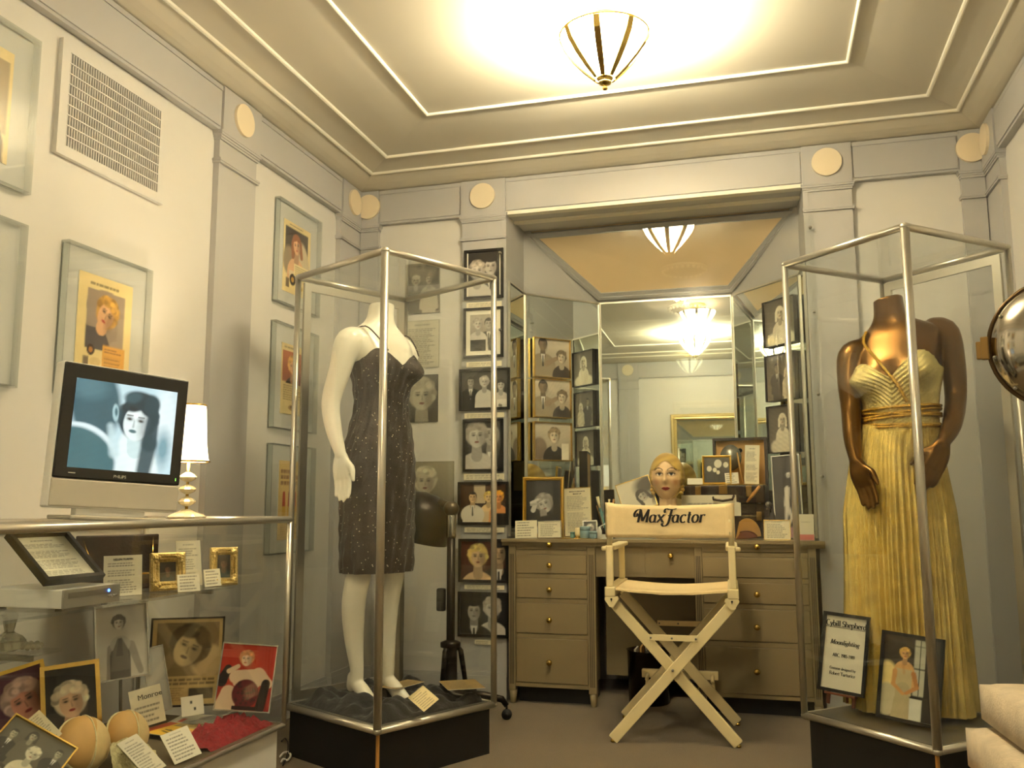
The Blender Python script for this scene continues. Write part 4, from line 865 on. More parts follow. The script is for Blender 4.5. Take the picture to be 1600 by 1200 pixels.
def beaded(name, rgb, rough, scale, spark):
    m = mat(name, rgb, rough, 0., noise=.35, nscale=30, bump=.3, bscale=120, sheen=.15); nt = m.node_tree; bs = nt.nodes['Principled BSDF']
    tc = nt.nodes.new('ShaderNodeTexCoord'); v = nt.nodes.new('ShaderNodeTexVoronoi'); v.inputs['Scale'].default_value = scale; nt.links.new(tc.outputs['Object'], v.inputs['Vector'])
    cr = nt.nodes.new('ShaderNodeValToRGB'); cr.color_ramp.elements[0].color = (1, 1, 1, 1); cr.color_ramp.elements[0].position = spark; cr.color_ramp.elements[1].color = (0, 0, 0, 1); cr.color_ramp.elements[1].position = spark+.03
    nt.links.new(v.outputs['Distance'], cr.inputs[0]); nt.links.new(cr.outputs[0], bs.inputs['Metallic']); ad = nt.nodes.new('ShaderNodeMixRGB')
    old = bs.inputs['Base Color'].links[0].from_socket; ad.inputs[2].default_value = (.75, .66, .5, 1); nt.links.new(cr.outputs[0], ad.inputs[0]); nt.links.new(old, ad.inputs[1]); nt.links.new(ad.outputs[0], bs.inputs['Base Color'])
    return m
M_dress = beaded('black_beaded_crepe', (46, 31, 17), .5, 60, .12)
rg = dress_rings(.485); dm = MB().loft(rg, True, False, True); dm.loft([[(x*1.0-.0, y, z) for x, y, z in rg[0]], [(x*.96+U0*.04, y*.95, z+.012) for x, y, z in rg[0]], [(x*.9+U0*.1, y*.9, z+.05) for x, y, z in rg[0]]], True, False, True)
dr = obj('dress', dm, M_dress, root, 'short black beaded cocktail dress with thin straps')
for sx in (-1, 1):
    pts = [bp(.086*sx, -.125, 1.325), bp(.10*sx, -.088, 1.375), bp(.115*sx, -.03, 1.425 if sx < 0 else 1.42), bp(.11*sx, .05, 1.405), bp(.09*sx, .09, 1.33), bp(.08*sx, .10, 1.25)]
    m_ = MB(); limb(m_, [(x+U0-.003, y, z) for x, y, z in pts], [.0028]*6, 8); obj('strap', m_, M_dress, dr)

# ---- bronze mannequin in the gold gown
vw2 = math.atan2(CR[0], CR[1]); TH2 = math.radians(-14)
tab2 = [(.70, .120, .085, .0, 0), (.80, .135, .095, .004, 0), (.90, .138, .096, .006, 0), (.98, .126, .092, 0, 0), (1.05, .118, .09, -.004, 0), (1.11, .124, .094, -.006, 0), (1.18, .142, .104, -.006, 0), (1.24, .150, .105, .0, 0), (1.29, .160, .09, .008, 0), (1.325, .165, .074, .012, 0), (1.35, .13, .062, .012, 0), (1.38, .075, .055, .010, 0), (1.41, .053, .052, .004, 0), (1.475, .050, .05, -.006, 0)]
TW2 = smooth_tab(tab2, 70); zb2, amp2 = 1.175, .045
BK = .085; root = thing('mannequin', 'headless bronze mannequin in a long gold lame gown inside the glass tower', 'mannequin', (CR[0]+BK*math.sin(vw2), CR[1]+BK*math.cos(vw2), DECK), -vw2); root.scale = (1.022, 1.0, 1.022)
def bend(p):                                   # one shoulder dropped, weight on the other hip
    x, y, z = p; k = max(0, z-1.0); return (x-.022+.02*math.sin(min(1, max(0, (z-.9)/.5))*PI), y, z+.17*x*min(1, k/.25))
b = MB(); b.loft([[bend(rotz(torso_pt(r, 2*PI*i/NPH, zb2, amp2), TH2)) for i in range(NPH)] for r in TW2], True, True)
q2 = lambda x, y, z: rotz((x, y, z), TH2)
for sx in (-1, 1): limb(b, [q2(.062*sx, 0, .76), q2(.064*sx, .004, .58), q2(.062*sx, .004, .43), q2(.060*sx, .012, .24), q2(.06*sx, .01, .11), q2(.06*sx, .01, .08)], [.066, .060, .046, .038, .026, .027], 14); limb(b, [q2(.06*sx, .03, .07), q2(.06*sx, -.04, .028), q2(.06*sx, -.07, .012)], [.024, .026, .014], 12)
# her right arm (image left) hangs, hand before the thigh; her left arm bends over the hip
limb(b, [(-.128, .01, 1.285), (-.160, .0, 1.262), (-.172, -.02, 1.17), (-.170, -.03, 1.07), (-.168, -.075, .96), (-.160, -.115, .875)], [.05, .052, .042, .036, .032, .0215], 16)
hand(b, (-.158, -.118, .868), (.32, -.12, -1), (.9, -.5, .25), 1.0, .2)
limb(b, [(.128, .012, 1.345), (.158, .008, 1.325), (.178, .02, 1.22), (.180, .025, 1.10), (.158, -.06, .995), (.125, -.125, .93)], [.05, .053, .043, .037, .033, .022], 16)
hand(b, (.122, -.128, .925), (-.42, -.12, -1), (-.85, -.3, .5), 1.0, .28)
remeshed('body', b, .0048, M_bronze, root, 5)
def lame(name, rgb, rough, bump, bs_, sparkle):
    m = mat(name, rgb, rough, .82, noise=.3, nscale=22, bump=bump, bscale=bs_); return m
M_lame = lame('gold_lame', (232, 204, 120), .24, .55, 520, 0); M_lame2 = lame('pale_gold_lame', (232, 212, 146), .24, .45, 420, 0); M_braid = mat('gold_bead_braid', (214, 172, 72), .22, 1., bump=.6, bscale=300)
# bodice
rings = []
for k in range(61):
    ring = []
    for i in range(140):
        phi = 2*PI*i/140; f = ((phi+PI) % (2*PI))-PI; ztop = 1.185+.062*math.exp(-((abs(f)-.62)/.40)**2)-.018*math.exp(-(f/.2)**2)-.012*max(0, abs(f)-1.5)
        z = .985+(ztop-.985)*k/60; r = [float(np.interp(z, TW2[:, 0], TW2[:, q])) for q in range(5)]; r[0] = z
        pl = .0032*math.sin((z*1.1+(f*.16 if f < 0 else -f*.12))*330+math.sin(phi*5)*.8); ring.append(bend(rotz(torso_pt(r, phi, zb2, amp2+.004, .009+pl), TH2)))
    rings.append(ring)
bod = obj('bodice', MB().loft(rings, True, False, True), M_lame2, root, 'pleated pale gold bodice crossing over the bust')
# skirt: pleated, flaring to the deck, longer sweep on her left
rings = []; NS = 420
pr = np.random.default_rng(5); NPL = 64; ph = np.cumsum(pr.uniform(.5, 1.5, NPL)); ph = ph/ph[-1]
def pleat(u, sharp): q = np.interp(u, np.concatenate([[0], ph]), np.arange(NPL+1)); f = q-math.floor(q); return 1-abs(2*f-1)**sharp
for k in range(41):
    s_ = k/40; z = 1.005-(1.005-.016)*s_; ring = []; e = min(1, s_*3.2)
    lf, rt = .140+.040*e+.010*s_, .138+.022*e+.045*s_; fr_, bk_ = .106+.032*e+.014*s_, .106+.03*e+.03*s_; tr_ = [float(np.interp(max(z, .70), TW2[:, 0], TW2[:, q])) for q in range(5)]; tr_[0] = z
    for i in range(NS):
        u = i/NS; phi = 2*PI*u; x, y = math.sin(phi), -math.cos(phi); rx = rt if x > 0 else lf; ry = fr_ if y < 0 else bk_
        d = (.004+.018*e*(.45+.55*s_))*(pleat(u, 1.5)-.5)+(.004+.012*s_)*math.sin(7*phi+1.2+.5*math.sin(s_*4))+.005*math.sin(13*phi+2+s_*1.5)*e; k2 = 1+d/max(.05, math.hypot(x*rx, y*ry))
        px_, py_ = x*rx*k2-.010*s_, y*ry*k2; tq = rotz(torso_pt(tr_, phi-TH2, zb2, 0, .012+.006*pleat(u, 2.2)), TH2); ring.append(bend((px_, py_, z) if math.hypot(px_, py_) > math.hypot(tq[0], tq[1]) or z < .6 else tq))
    rings.append(ring)
sk = MB().loft(rings, True, False, True); obj('skirt', sk, M_lame, root, 'floor-length pleated gold lame skirt')
# waist bands and crossing braid
def ringband(z, tilt, rad, off=.0165, n=72, a0=0, a1=2*PI):
    pts = []
    for i in range(n+1):
        phi = a0+(a1-a0)*i/n; zz = z+tilt*math.sin(phi); r = [float(np.interp(zz, TW2[:, 0], TW2[:, q])) for q in range(5)]; r[0] = zz; pts.append(bend(rotz(torso_pt(r, phi, zb2, amp2, off+.0015*math.sin(i*2.4)), TH2)))
    return MB().tube(pts, rad, 8)
for z, tl in ((1.062, 0), (1.04, .012), (1.04, -.012), (1.028, .008), (.992, 0), (1.0, -.006)): obj('waist_braid', ringband(z, tl, .0052), M_braid, root)
# diagonal braid from her right shoulder across the bodice to the waist
pts = []
for i in range(40):
    u = i/39; phi = -.62+u*.98; zz = 1.365-.29*u**1.0; zz = max(zz, 1.07); r = [float(np.interp(zz, TW2[:, 0], TW2[:, q])) for q in range(5)]; r[0] = zz
    pts.append(bend(rotz(torso_pt(r, phi, zb2, amp2, .0155), TH2)))
obj('shoulder_braid', MB().tube(pts, [.0062+.0012*math.sin(i*2.7) for i in range(40)], 8), M_braid, root)

# ------------------------------------------------------------------ things on the tower decks
def tower_pt(c, rz, x, y): cs, sn = math.cos(rz), math.sin(rz); return (c[0]+x*cs-y*sn, c[1]+x*sn+y*cs)
n = 44; cl = MB(); vs = []; hh = .555/2-.025
for j in range(n+1):
    for i in range(n+1):
        x, y = -1+2*i/n, -1+2*j/n; e = max(abs(x), abs(y)); edge = min(1, (1-e)*5)**.6
        z = edge*(.030+.014*math.sin(x*7+2*math.sin(y*4))+.010*math.sin(y*9-x*3)+.007*math.sin(x*17+y*13)+.004*math.sin(27*y-9*x)); vs.append((x*hh, y*hh, max(0, z)))
cl.add(vs, [(j*(n+1)+i, j*(n+1)+i+1, (j+1)*(n+1)+i+1, (j+1)*(n+1)+i) for j in range(n) for i in range(n)], True); cl.box(-hh, -hh, -.0, hh, hh, .001)
o = obj('draped_cloth', cl, M_darkcloth); o.location = (*CL, DECK+.0005); o.rotation_euler = (0, 0, RL); tag(o, 'rumpled black cloth spread under the ivory mannequin', 'cloth')
def flat_card(name, label, cat, px4, z, pic, lift=.0, th=.0015, m=None, tilt=.0, group=None):
    """card lying on a surface: its four photo corners cast on the plane z"""
    q = [atz(*p, z) for p in px4]; c = sum(q)/4; r = (q[1]-q[0]+q[2]-q[3])/2; f = (q[0]-q[3]+q[1]-q[2])/2; w_ = np.linalg.norm(r); r = r/w_; f = f-r*(f @ r); h_ = np.linalg.norm(f); f /= h_
    up = np.array([0, 0, 1.]); R3 = Matrix(((r[0], -up[0], f[0], c[0]), (r[1], -up[1], f[1], c[1]), (r[2], -up[2], f[2], c[2]+lift), (0, 0, 0, 1))) @ Matrix.Rotation(-tilt, 4, 'X') @ Matrix.Translation((0, 0, -h_/2))
    return sheet(name, label, cat, R3, float(w_), float(h_), pic, th, group, m)
M, w_, h_ = PX((636, 1092), (660, 1072), (687, 1092), (664, 1111), np.array(atz(664, 1111, DECK+.038)), math.radians(12), .85); sheet('exhibit_card', 'small cream card propped corner-up on the black cloth', 'card', M, w_, h_, lambda w, h: pic_sheet(w, h, 40, 5, (206, 190, 140), 7))
flat_card('programme_leaf', 'tan printed leaf lying on the cloth behind the front post', 'paper', ((605, 1070), (640, 1062), (660, 1066), (607, 1082)), DECK+.055, lambda w, h: pic_sheet(w, h, 30, 6, (160, 134, 84), 8))
flat_card('open_programme', 'tan open programme with a drawing, on the back of the black cloth', 'paper', ((672, 1064), (735, 1064), (765, 1073), (715, 1080)), DECK+.056, lambda w, h: pic_sheet(w, h, 40, 9, (164, 138, 88), 9))
# right tower: lettered sign on a small easel, framed colour photograph
Ps = np.array([.262, 3.415, 0])
M, w_, h_ = PX((1291, 955), (1366, 966), (1347, 1090), (1276, 1076), np.array([Ps[0], Ps[1], DECK+.03]), math.radians(-22), .20)
t = framed('lettered_sign', 'black-framed sign lettered with a name, show and designer, on a little easel', 'sign', M, w_, h_, lambda w, h: Pic(w, h, 10).fill((226, 220, 200)), .011, .014, m_print=M_matte)
for s, sc, z, kw in (('Cybill Shepherd', .0218, .83, dict(thick=.19, thin=.06, track=-.02)), ('Moonlighting', .0175, .60, dict(thick=.18, thin=.05, shear=.24)), ('ABC, 1985-1989', .0098, .445, dict(thick=.17, thin=.07)), ('Costume designed by', .0108, .285, dict(thick=.18, thin=.07)), ('Robert Turturice', .0108, .215, dict(thick=.18, thin=.07))):
    W = sum(GL[c][0]+kw.get('track', 0) for c in s)*sc; lim = w_*.86; sc2 = sc*min(1.15, lim*(1 if sc > .02 else .72 if sc > .015 else .55 if sc < .01 else .64)/W)
    obj('lettering', serif_text(s, sc2, 0, h_*z, -.0066, **kw)[0], M_ink, t)
    if sc > .02: obj('underline', MB().box(-w_*.43, -.0068, h_*z-.0045, w_*.43, -.006, h_*z-.0032), M_ink, t)
e = thing('small_easel', 'small reddish wooden easel under the lettered sign', 'easel', M=M)
for x in (-w_*.27, w_*.27): obj('easel_leg', MB().bbox(x-.006, .001, -.042, x+.006, .010, h_*.6, .001), M_mahog, e)
obj('easel_ledge', MB().bbox(-w_*.33, -.018, -.009, w_*.33, .010, -.001, .001), M_mahog, e); obj('rear_leg', MB().tube([(0, .012, h_*.55), (0, .075, -.028)], .005, 6), M_mahog, e)
def pic_star(w, h):
    p = Pic(w, h, 90).grad((28, 22, 16), (62, 52, 38)); a = p.a; p.rect(.55, .3*a, .74, .98*a, (196, 196, 176)); p.rect(.64, .3*a, .655, .98*a, (40, 36, 30)); p.rect(.55, .62*a, .74, .635*a, (40, 36, 30)); p.rect(.55, .9*a, .74, .91*a, (40, 36, 30))
    p.ell(.08, .45*a, .2, .22*a, (250, 226, 150), 0, .05); p.ell(.1, .2*a, .22, .2*a, (206, 196, 160), 0, .04); p.rect(.48, 0, .72, .26*a, (222, 222, 208))
    person(p, .38, .79*a, .095, (226, 176, 112), (222, 176, 92), (206, 190, 146), rot=.08, bare=True, seed=3, curls=14, lips=(170, 70, 50)); p.cap(.38, .5*a, .38, .36*a, .13, .10, (206, 188, 142)); p.cap(.38, .36*a, .34, -.1, .12, .17, (190, 176, 136))
    p.cap(.55, .56*a, .62, .40*a, .045, .036, (196, 134, 76)); p.cap(.62, .40*a, .44, .31*a, .036, .03, (206, 146, 86)); p.cap(.22, .56*a, .2, .40*a, .045, .036, (216, 160, 96)); p.cap(.2, .40*a, .38, .30*a, .036, .03, (216, 160, 96)); p.cap(.36, .66*a, .38, .55*a, .02, .02, (196, 140, 84), .5, .03)
    return p.grain(.05)
Pf = np.array(atz(1416, 1130, DECK+.014))
M, w_, h_ = PX((1382, 986), (1481, 999), (1466, 1142), (1367, 1117), np.array([Pf[0], Pf[1], DECK+.014]), math.radians(-20), .16)
framed('framed_photo', 'dark-framed colour photo of a blonde in a silver gown, leaning before the gold gown', 'framed photo', M, w_, h_, pic_star, .011, .014)
# ------------------------------------------------------------------ low glass counter along the left wall
KX0, KX1, KY0, KY1, KZ0, KZ1 = -2.040, -1.492, .95, 2.655, .238, .883
t = thing('display_counter', 'low glass counter with aluminium rails and white base along the left wall', 'display counter', (0, 0, 0))
obj('base', MB().box(KX0+.01, KY0+.012, 0, KX1-.014, KY1-.014, KZ0-.008), M_base, t)
obj('deck', MB().box(KX0+.004, KY0+.004, KZ0-.008, KX1-.004, KY1-.004, KZ0+.008), mat('deck_felt', (96, 84, 62), .9, noise=.1, nscale=40), t)
cs = [(KX0, KY0), (KX1, KY0), (KX1, KY1), (KX0, KY1)]
for k in range(4):
    a, b_ = cs[k], cs[(k+1) % 4]; obj('rail', MB().cyl((*a, KZ1), (*b_, KZ1), .0105, n=12), M_alu, t); obj('rail', MB().cyl((*a, KZ0), (*b_, KZ0), .008, n=10), M_alu, t)
    obj('post', MB().cyl((*a, KZ0), (*a, KZ1), .008, n=12), M_alu, t)
obj('pane', MB().box(KX1-.003, KY0+.01, KZ0+.01, KX1+.002, KY1-.01, KZ1-.01), M_glass, t); obj('pane', MB().box(KX0+.01, KY1-.002, KZ0+.01, KX1-.01, KY1+.003, KZ1-.01), M_glass, t)
obj('top_pane', MB().box(KX0+.008, KY0+.008, KZ1-.002, KX1-.008, KY1-.008, KZ1+.004), M_glass, t)
SZ = .664; obj('glass_shelf', MB().box(KX0+.006, KY0+.01, SZ, -1.662, 2.618, SZ+.008), M_glass, t)
SZ2 = .548; obj('glass_shelf', MB().box(KX0+.006, KY0+.01, SZ2, -1.80, 2.03, SZ2+.008), M_glass, t)
for y in (2.55, 1.6): obj('shelf_bracket', MB().box(KX0+.01, y-.006, SZ-.014, -1.70, y+.006, SZ), M_alud, t)
for y in (1.95, 1.2): obj('shelf_bracket', MB().box(KX0+.01, y-.006, SZ2-.014, -1.82, y+.006, SZ2), M_alud, t)
ST = SZ+.0085; ST2 = SZ2+.0085; DT = KZ0+.009

# television
M, w_, h_ = PX((92, 562), (289, 593), (280, 802), (78, 792), dist(180, 780, 2.43), math.radians(64))
t = thing('television', 'small flat television with black bezel, silver lower panel and a lit film scene', 'television', M=Matrix(M))
z0 = KZ1+.005-M.translation.z
bz = h_*.20; obj('cabinet', MB().bbox(-w_/2, -.004, 0, w_/2, .045, h_, .006), M_white, t)
obj('bezel', MB().bbox(-w_/2+.003, -.012, bz, w_/2-.003, -.003, h_-.003, .004), mat('gloss_black', (14, 12, 11), .25, coat=.3), t)
obj('speaker_panel', MB().bbox(-w_/2+.002, -.011, .004, w_/2-.002, -.003, bz-.001, .005), mat('silver_plastic', (186, 180, 166), .45, .2), t)
sw_, sh_ = w_*.80, h_*.615; sz0 = bz+h_*.075
def pic_tv(w, h):
    p = Pic(w, h, 130).grad((196, 226, 232), (176, 212, 222), 1); a = p.a
    p.grad((206, 232, 236), (190, 222, 230), 1); p.ell(.9, .6*a, .12, .5*a, (230, 246, 248), 0, .1); p.ell(.9, .3*a, .07, .2*a, (120, 160, 170), 0, .08)
    p.cap(.62, .3*a, .66, -.1, .17, .24, (232, 248, 246), 1, .04); p.cap(.6, .45*a, .62, .25*a, .075, .08, (206, 230, 230)); person(p, .615, .585*a, .19, (232, 247, 244), (36, 58, 66), rot=-.10, seed=2, look=-1, lips=(84, 116, 120), curls=16, body=False)
    p.cap(.775, .66*a, .755, .34*a, .06, .075, (40, 66, 74), .95, .03); p.cap(.755, .34*a, .72, .02*a, .08, .07, (46, 74, 82), .95, .04); p.ell(.64, .84*a, .17, .085, (36, 60, 68), -.1, .03); p.ell(.56, .86*a, .08, .05, (60, 92, 100), .3, .03); p.ell(.75, .8*a, .08, .1, (44, 70, 78), 0, .03)
    p.ell(.2, .74*a, .235, .45*a, (62, 98, 108), .12, .06); p.ell(.14, .92*a, .16, .14*a, (84, 124, 134), 0, .1); p.ell(.395, .66*a, .03, .1*a, (170, 204, 208), .1, .01); p.ell(.4, .67*a, .014, .05*a, (70, 110, 118), .1, .01)
    p.ell(.10, .14*a, .36, .36*a, (226, 244, 246), -.3, .02); p.ell(.07, .09*a, .37, .36*a, (70, 112, 118), -.3, .03); p.cap(.36, .5*a, .42, .2*a, .03, .05, (206, 232, 234), .8, .04); return p.grain(.03, seed=4)
obj('screen', pic_tv(sw_, sh_).mesh(-.0128, sz0), M_screen, t)
lettering('PHILIPS', .011, (.0, -.0125, bz+.009), t, mat('silver_lettering', (170, 166, 158), .4, .3), bold=.0002)
obj('badge', MB().box(-w_*.385, -.0126, bz+.013, -w_*.335, -.0118, bz+.016), MATS['silver_lettering'], t)
obj('power_light', MB().box(w_*.45, -.0128, bz+.012, w_*.455, -.0118, bz+.02), mat('green_led', (90, 220, 60), .4, emis=(.3, 1, .1), estr=.8), t)
obj('neck', MB().bbox(-.10, .006, z0+.012, .09, .036, .006, .002), M_white, t); obj('stand', MB().bbox(-.135, -.05, z0, .135, .10, z0+.012, .004), mat('silver_stand', (176, 170, 156), .4, .3), t)
# table lamp
lp = atx(291, 803, -1.83)
t = thing('table_lamp', 'small crystal table lamp with a lit white shade at the end of the counter', 'table lamp', (-1.83, lp[1], KZ1+.0045))
zt = float(atx(291, 632, -1.83)[2])-t.location.z; zs = float(atx(291, 721, -1.83)[2])-t.location.z
M_crystal = mat('cut_crystal', (226, 214, 180), .08, .25, coat=.6, noise=.2, nscale=60)
obj('base', MB().lathe([(.062, 0), (.064, .006), (.05, .014), (.03, .022), (.014, .03)], 12, smooth=False), M_crystal, t)
for k, z in enumerate((.055, .095, .135)): obj('crystal_tier', MB().lathe([(.008, z-.016), (.024, z-.008), (.029, z), (.02, z+.01), (.008, z+.016)], 10, smooth=False), M_crystal, t)
obj('stem', MB().cyl((0, 0, .02), (0, 0, zs+.04), .005), M_brass, t)
M_shade = mat('lit_lamp_shade', (250, 236, 206), .7, emis=(1, .86, .62), estr=1.6)
obj('shade', MB().lathe([(.066, zs), (.062, zs+.012), (.056, zs+.06), (.050, zt-.01), (.048, zt), (.046, zt), (.054, zs+.06), (.064, zs)], 28, cap=False), M_shade, t)
for z, r in ((zs, .067), (zt, .049)): obj('shade_trim', MB().tube([(r*math.cos(2*PI*i/24), r*math.sin(2*PI*i/24), z) for i in range(25)], .003, 6), M_goldthin, t)
obj('bulb', MB().ball((0, 0, zs+.08), .016, 12, 8, (1, 1, 1.4)), M_bulb, t)
L = bpy.data.lights.new('bulb_light', 'POINT'); L.energy = TABLE_W; L.color = (1, .82, .54); L.shadow_soft_size = .02; o = bpy.data.objects.new('bulb_light', L); COL.objects.link(o); o.parent = t; o.location = (0, 0, zs+.11)

# ---- on the upper shelf
y0, y1 = float(atx(98, 947, -1.672)[1]), float(atx(186, 934, -1.672)[1])
t = thing('disc_player', 'silver disc player with a blue light, on the glass shelf under the framed list', 'disc player', (-1.672, (y0+y1)/2, ST))
hw = (y1-y0)/2; obj('body', MB().bbox(-.24, -hw, .004, -.004, hw, .05, .003), M_white, t); obj('front', MB().bbox(-.005, -hw, .004, .002, hw, .05, .001), mat('player_silver', (170, 166, 158), .3, .6), t)
obj('tray', MB().box(.0015, -hw*.85, .028, .0035, hw*.6, .042), M_alud, t); obj('blue_light', MB().ball((.003, hw*.55, .036), .004, 8, 6), mat('blue_led', (40, 80, 255), .4, emis=(.05, .15, 1), estr=5), t)
for k in range(4): obj('button', MB().cyl((.001, hw*(.55+.1*k), .022), (.0045, hw*(.55+.1*k), .022), .003, n=8), M_alud, t)
for sx in (-.2, -.03):
    for sy in (-hw+.02, hw-.02): obj('foot', MB().cyl((sx, sy, 0), (sx, sy, .005), .008, n=8), M_rubber, t)
Pb = atx(139, 909, -1.70)
M, w_, h_ = PX((-22, 843), (72, 836), (183, 904), (95, 914), Pb, math.radians(86), math.radians(50))
framed('framed_list', 'black-framed typed list tilted back on top of the disc player', 'framed text', M, w_, h_, lambda w, h: pic_sheet(w, h, 70, 4, (236, 232, 214), 22, gap=((.68, .72), (.45, .5), (.2, .25))), .012, .02, m_print=M_matte)
def on_shelf(px, X, psi, lean=0., zb=None):
    tl, tr, br, bl = px; m = ((bl[0]+br[0])/2, (bl[1]+br[1])/2); P = atx(*m, X); M, w_, h_ = PX(tl, tr, br, bl, P, math.radians(psi), lean)
    if zb is not None:      # keep the look, rest it on its support
        M = Matrix(M); M.translation.z = zb+max(0., abs(M[2][0])*w_/2)
    return M, w_, h_
M, w_, h_ = on_shelf(((160, 861), (221, 859), (223, 922), (164, 924)), -1.78, 62, .1, ST)
t = sheet('typed_sign', 'white typed page standing on the shelf beside the disc player', 'typed sign', M, w_, h_, lambda w, h: pic_sheet(w, h, 64, 8, (236, 230, 210), 15, False, gap=((.42, .48), (.66, .7), (.84, 1.))))
lettering('HELEN TURPIN', .0085, (0, -.0026, h_*.88), t)
for s, px, X, ps, lab in ((1, ((230, 861), (286, 860), (290, 918), (237, 920)), -1.75, 52, 'ornate gold frame with a tiny dark picture next to the typed page'), (2, ((321, 858), (364, 857), (377, 914), (333, 917)), -1.685, 42, 'ornate gold frame with a tiny dark picture at the end of the glass shelf')):
    M, w_, h_ = on_shelf(px, X, ps, .18, ST); t = framed('ornate_framed_picture', lab, 'picture frame', M, w_, h_, lambda w, h, s=s: pic_portrait(w, h, 36, (20, 18, 16), (44, 40, 36), s, skin=(120, 84, 60), hair=(40, 26, 20), cloth=(40, 56, 54)), w_*.27, .024, M_ornate, step=1)
    for sx in (-1, 1):
        for sz in (.13, .87): obj('scroll_corner', MB().ball((sx*w_*.37, -.022, h_*sz), .011, 10, 6, (1, .5, 1)).ball((sx*w_*.27, -.022, h_*sz), .006, 8, 6).ball((sx*w_*.37, -.022, h_*(sz*.7+.15)), .006, 8, 6), M_ornate, t)
M, w_, h_ = on_shelf(((264, 823), (303, 822), (327, 890), (290, 894)), -1.775, 62, .2, ST)
sheet('typed_sign', 'tall typed page leaning behind the two ornate gold frames', 'typed sign', M, w_, h_, lambda w, h: pic_sheet(w, h, 60, 12, (232, 226, 206), 16, gap=((.6, .64), (.3, .36))))
for px, lab, sd, X in ((((276, 896), (310, 894), (313, 921), (278, 923)), 'small typed card before the first ornate gold frame', 3, -1.674), (((317, 894), (341, 892), (347, 918), (320, 921)), 'small typed card before the second ornate gold frame', 5, -1.70)):
    M, w_, h_ = on_shelf(px, X, 60, .25, ST); sheet('typed_card', lab, 'card', M, w_, h_, lambda w, h, sd=sd: pic_sheet(w, h, 40, sd, (238, 232, 212), 5, False), .002)
# open dark case behind the typed page
P = atx(195, 880, -1.93); t = thing('jewel_case', 'small open black case with a propped lid behind the typed page', 'case', (-1.93, P[1], ST), math.radians(62))
obj('box', MB().bbox(-.13, -.045, 0, .13, .045, .05, .004), M_leather, t); obj('lid', MB().bbox(-.13, .048, .04, .13, .062, .165, .004), M_leather, t); obj('trim', MB().bbox(-.132, -.047, .044, .132, .047, .05, .001), M_goldthin, t); obj('lid_stay', MB().cyl((.09, .0, .05), (.11, .05, .15), .002, n=6).cyl((-.09, .0, .05), (-.11, .05, .15), .002, n=6), M_goldthin, t)
# crystal perfume bottle and dish on the lower shelf
M_clear = mat('clear_crystal', (214, 210, 190), .06, .1, coat=1.); M_clear.node_tree.nodes['Principled BSDF'].inputs['Transmission Weight'].default_value = .75
P = atx(12, 1020, -1.90); t = thing('perfume_bottle', 'cut crystal perfume bottle with a tall faceted stopper on the lower glass shelf', 'bottle', (-1.90, P[1], ST2))
obj('flask', MB().lathe([(.02, 0), (.036, .006), (.042, .026), (.032, .038), (.016, .046), (.012, .050)], 10, smooth=False), M_clear, t); obj('stopper', MB().lathe([(.010, .048), (.012, .054), (.016, .074), (.020, .092), (.012, .100)], 8, smooth=False), M_clear, t)
P = atx(48, 1015, -1.87); t = thing('glass_bead_pile', 'little heap of clear glass beads by the perfume bottle', 'beads', (-1.87, P[1], ST2))
for k in range(14): a = k*2.4; r = .008*math.sqrt(k); obj('bead', MB().ball((r*math.cos(a), r*math.sin(a), .007+.006*(k < 5)), .0075, 8, 6), M_clear, t)
P = atx(8, 905, -1.95); t = thing('glass_dish', 'faceted clear glass dish on the shelf behind the framed list', 'dish', (-1.965, P[1]-.12, ST)); obj('bowl', MB().lathe([(.02, 0), (.03, .004), (.026, .014), (.05, .045), (.06, .07), (.055, .07), (.03, .02)], 9, smooth=False), M_clear, t)

# ---- on the counter deck
def lift(M, w_, h_):
    M = Matrix(M); lo = min((M @ Vector((sx*w_/2, 0, sz*h_))).z for sx in (-1, 1) for sz in (0, 1))
    if lo < DT+.001: M.translation.z += DT+.001-lo
    return M, w_, h_
def deck_frame(name, lab, px, psi, lean, pic, P=None, zb=DT, fb=.006, fd=.01, fm=None, cat='framed photo', **k):
    tl, tr, br, bl = px; P = atz((bl[0]+br[0])/2, (bl[1]+br[1])/2, zb) if P is None else P; M, w_, h_ = lift(*PX(tl, tr, br, bl, P, math.radians(psi), lean)); return framed(name, lab, cat, M, w_, h_, pic, fb, fd, fm or M_silver, **k)
def pic_halter(w, h):
    p = Pic(w, h, 90).grad((206, 201, 190), (176, 171, 162)); a = p.a
    p.cap(.28, .42*a, .24, -.1, .07, .06, (150, 144, 134)); p.cap(.68, .44*a, .86, .06*a, .08, .06, (156, 150, 140)); p.cap(.46, .3*a, .46, -.1, .2, .2, (90, 85, 78)); p.ell(.47, .46*a, .2, .12*a, (176, 172, 164))
    p.poly([(.27, .1*a), (.66, .1*a), (.62, .38*a), (.5, .55*a), (.42, .55*a), (.32, .38*a)], (112, 106, 98)); p.poly([(.38, .3*a), (.52, .3*a), (.5, .54*a), (.44, .54*a)], (84, 79, 72))
    return person(p, .45, .76*a, .13, (206, 200, 190), (84, 79, 72), body=False, curls=20, seed=5, rot=.05).grain(.03)
t = deck_frame('framed_photo', 'silver-framed grey photo of a blonde in a halter dress, raised on a stand', ((135, 949), (228, 940), (234, 1053), (158, 1068)), 58, .12, pic_halter, P=atx(196, 1062, -1.86), fb=.005)
mz = t.matrix_world.translation.z; obj('prop_strut', MB().cyl((0, .012, .05), (0, .03, -(mz-DT)+.004), .005, n=6), M_alud, t)
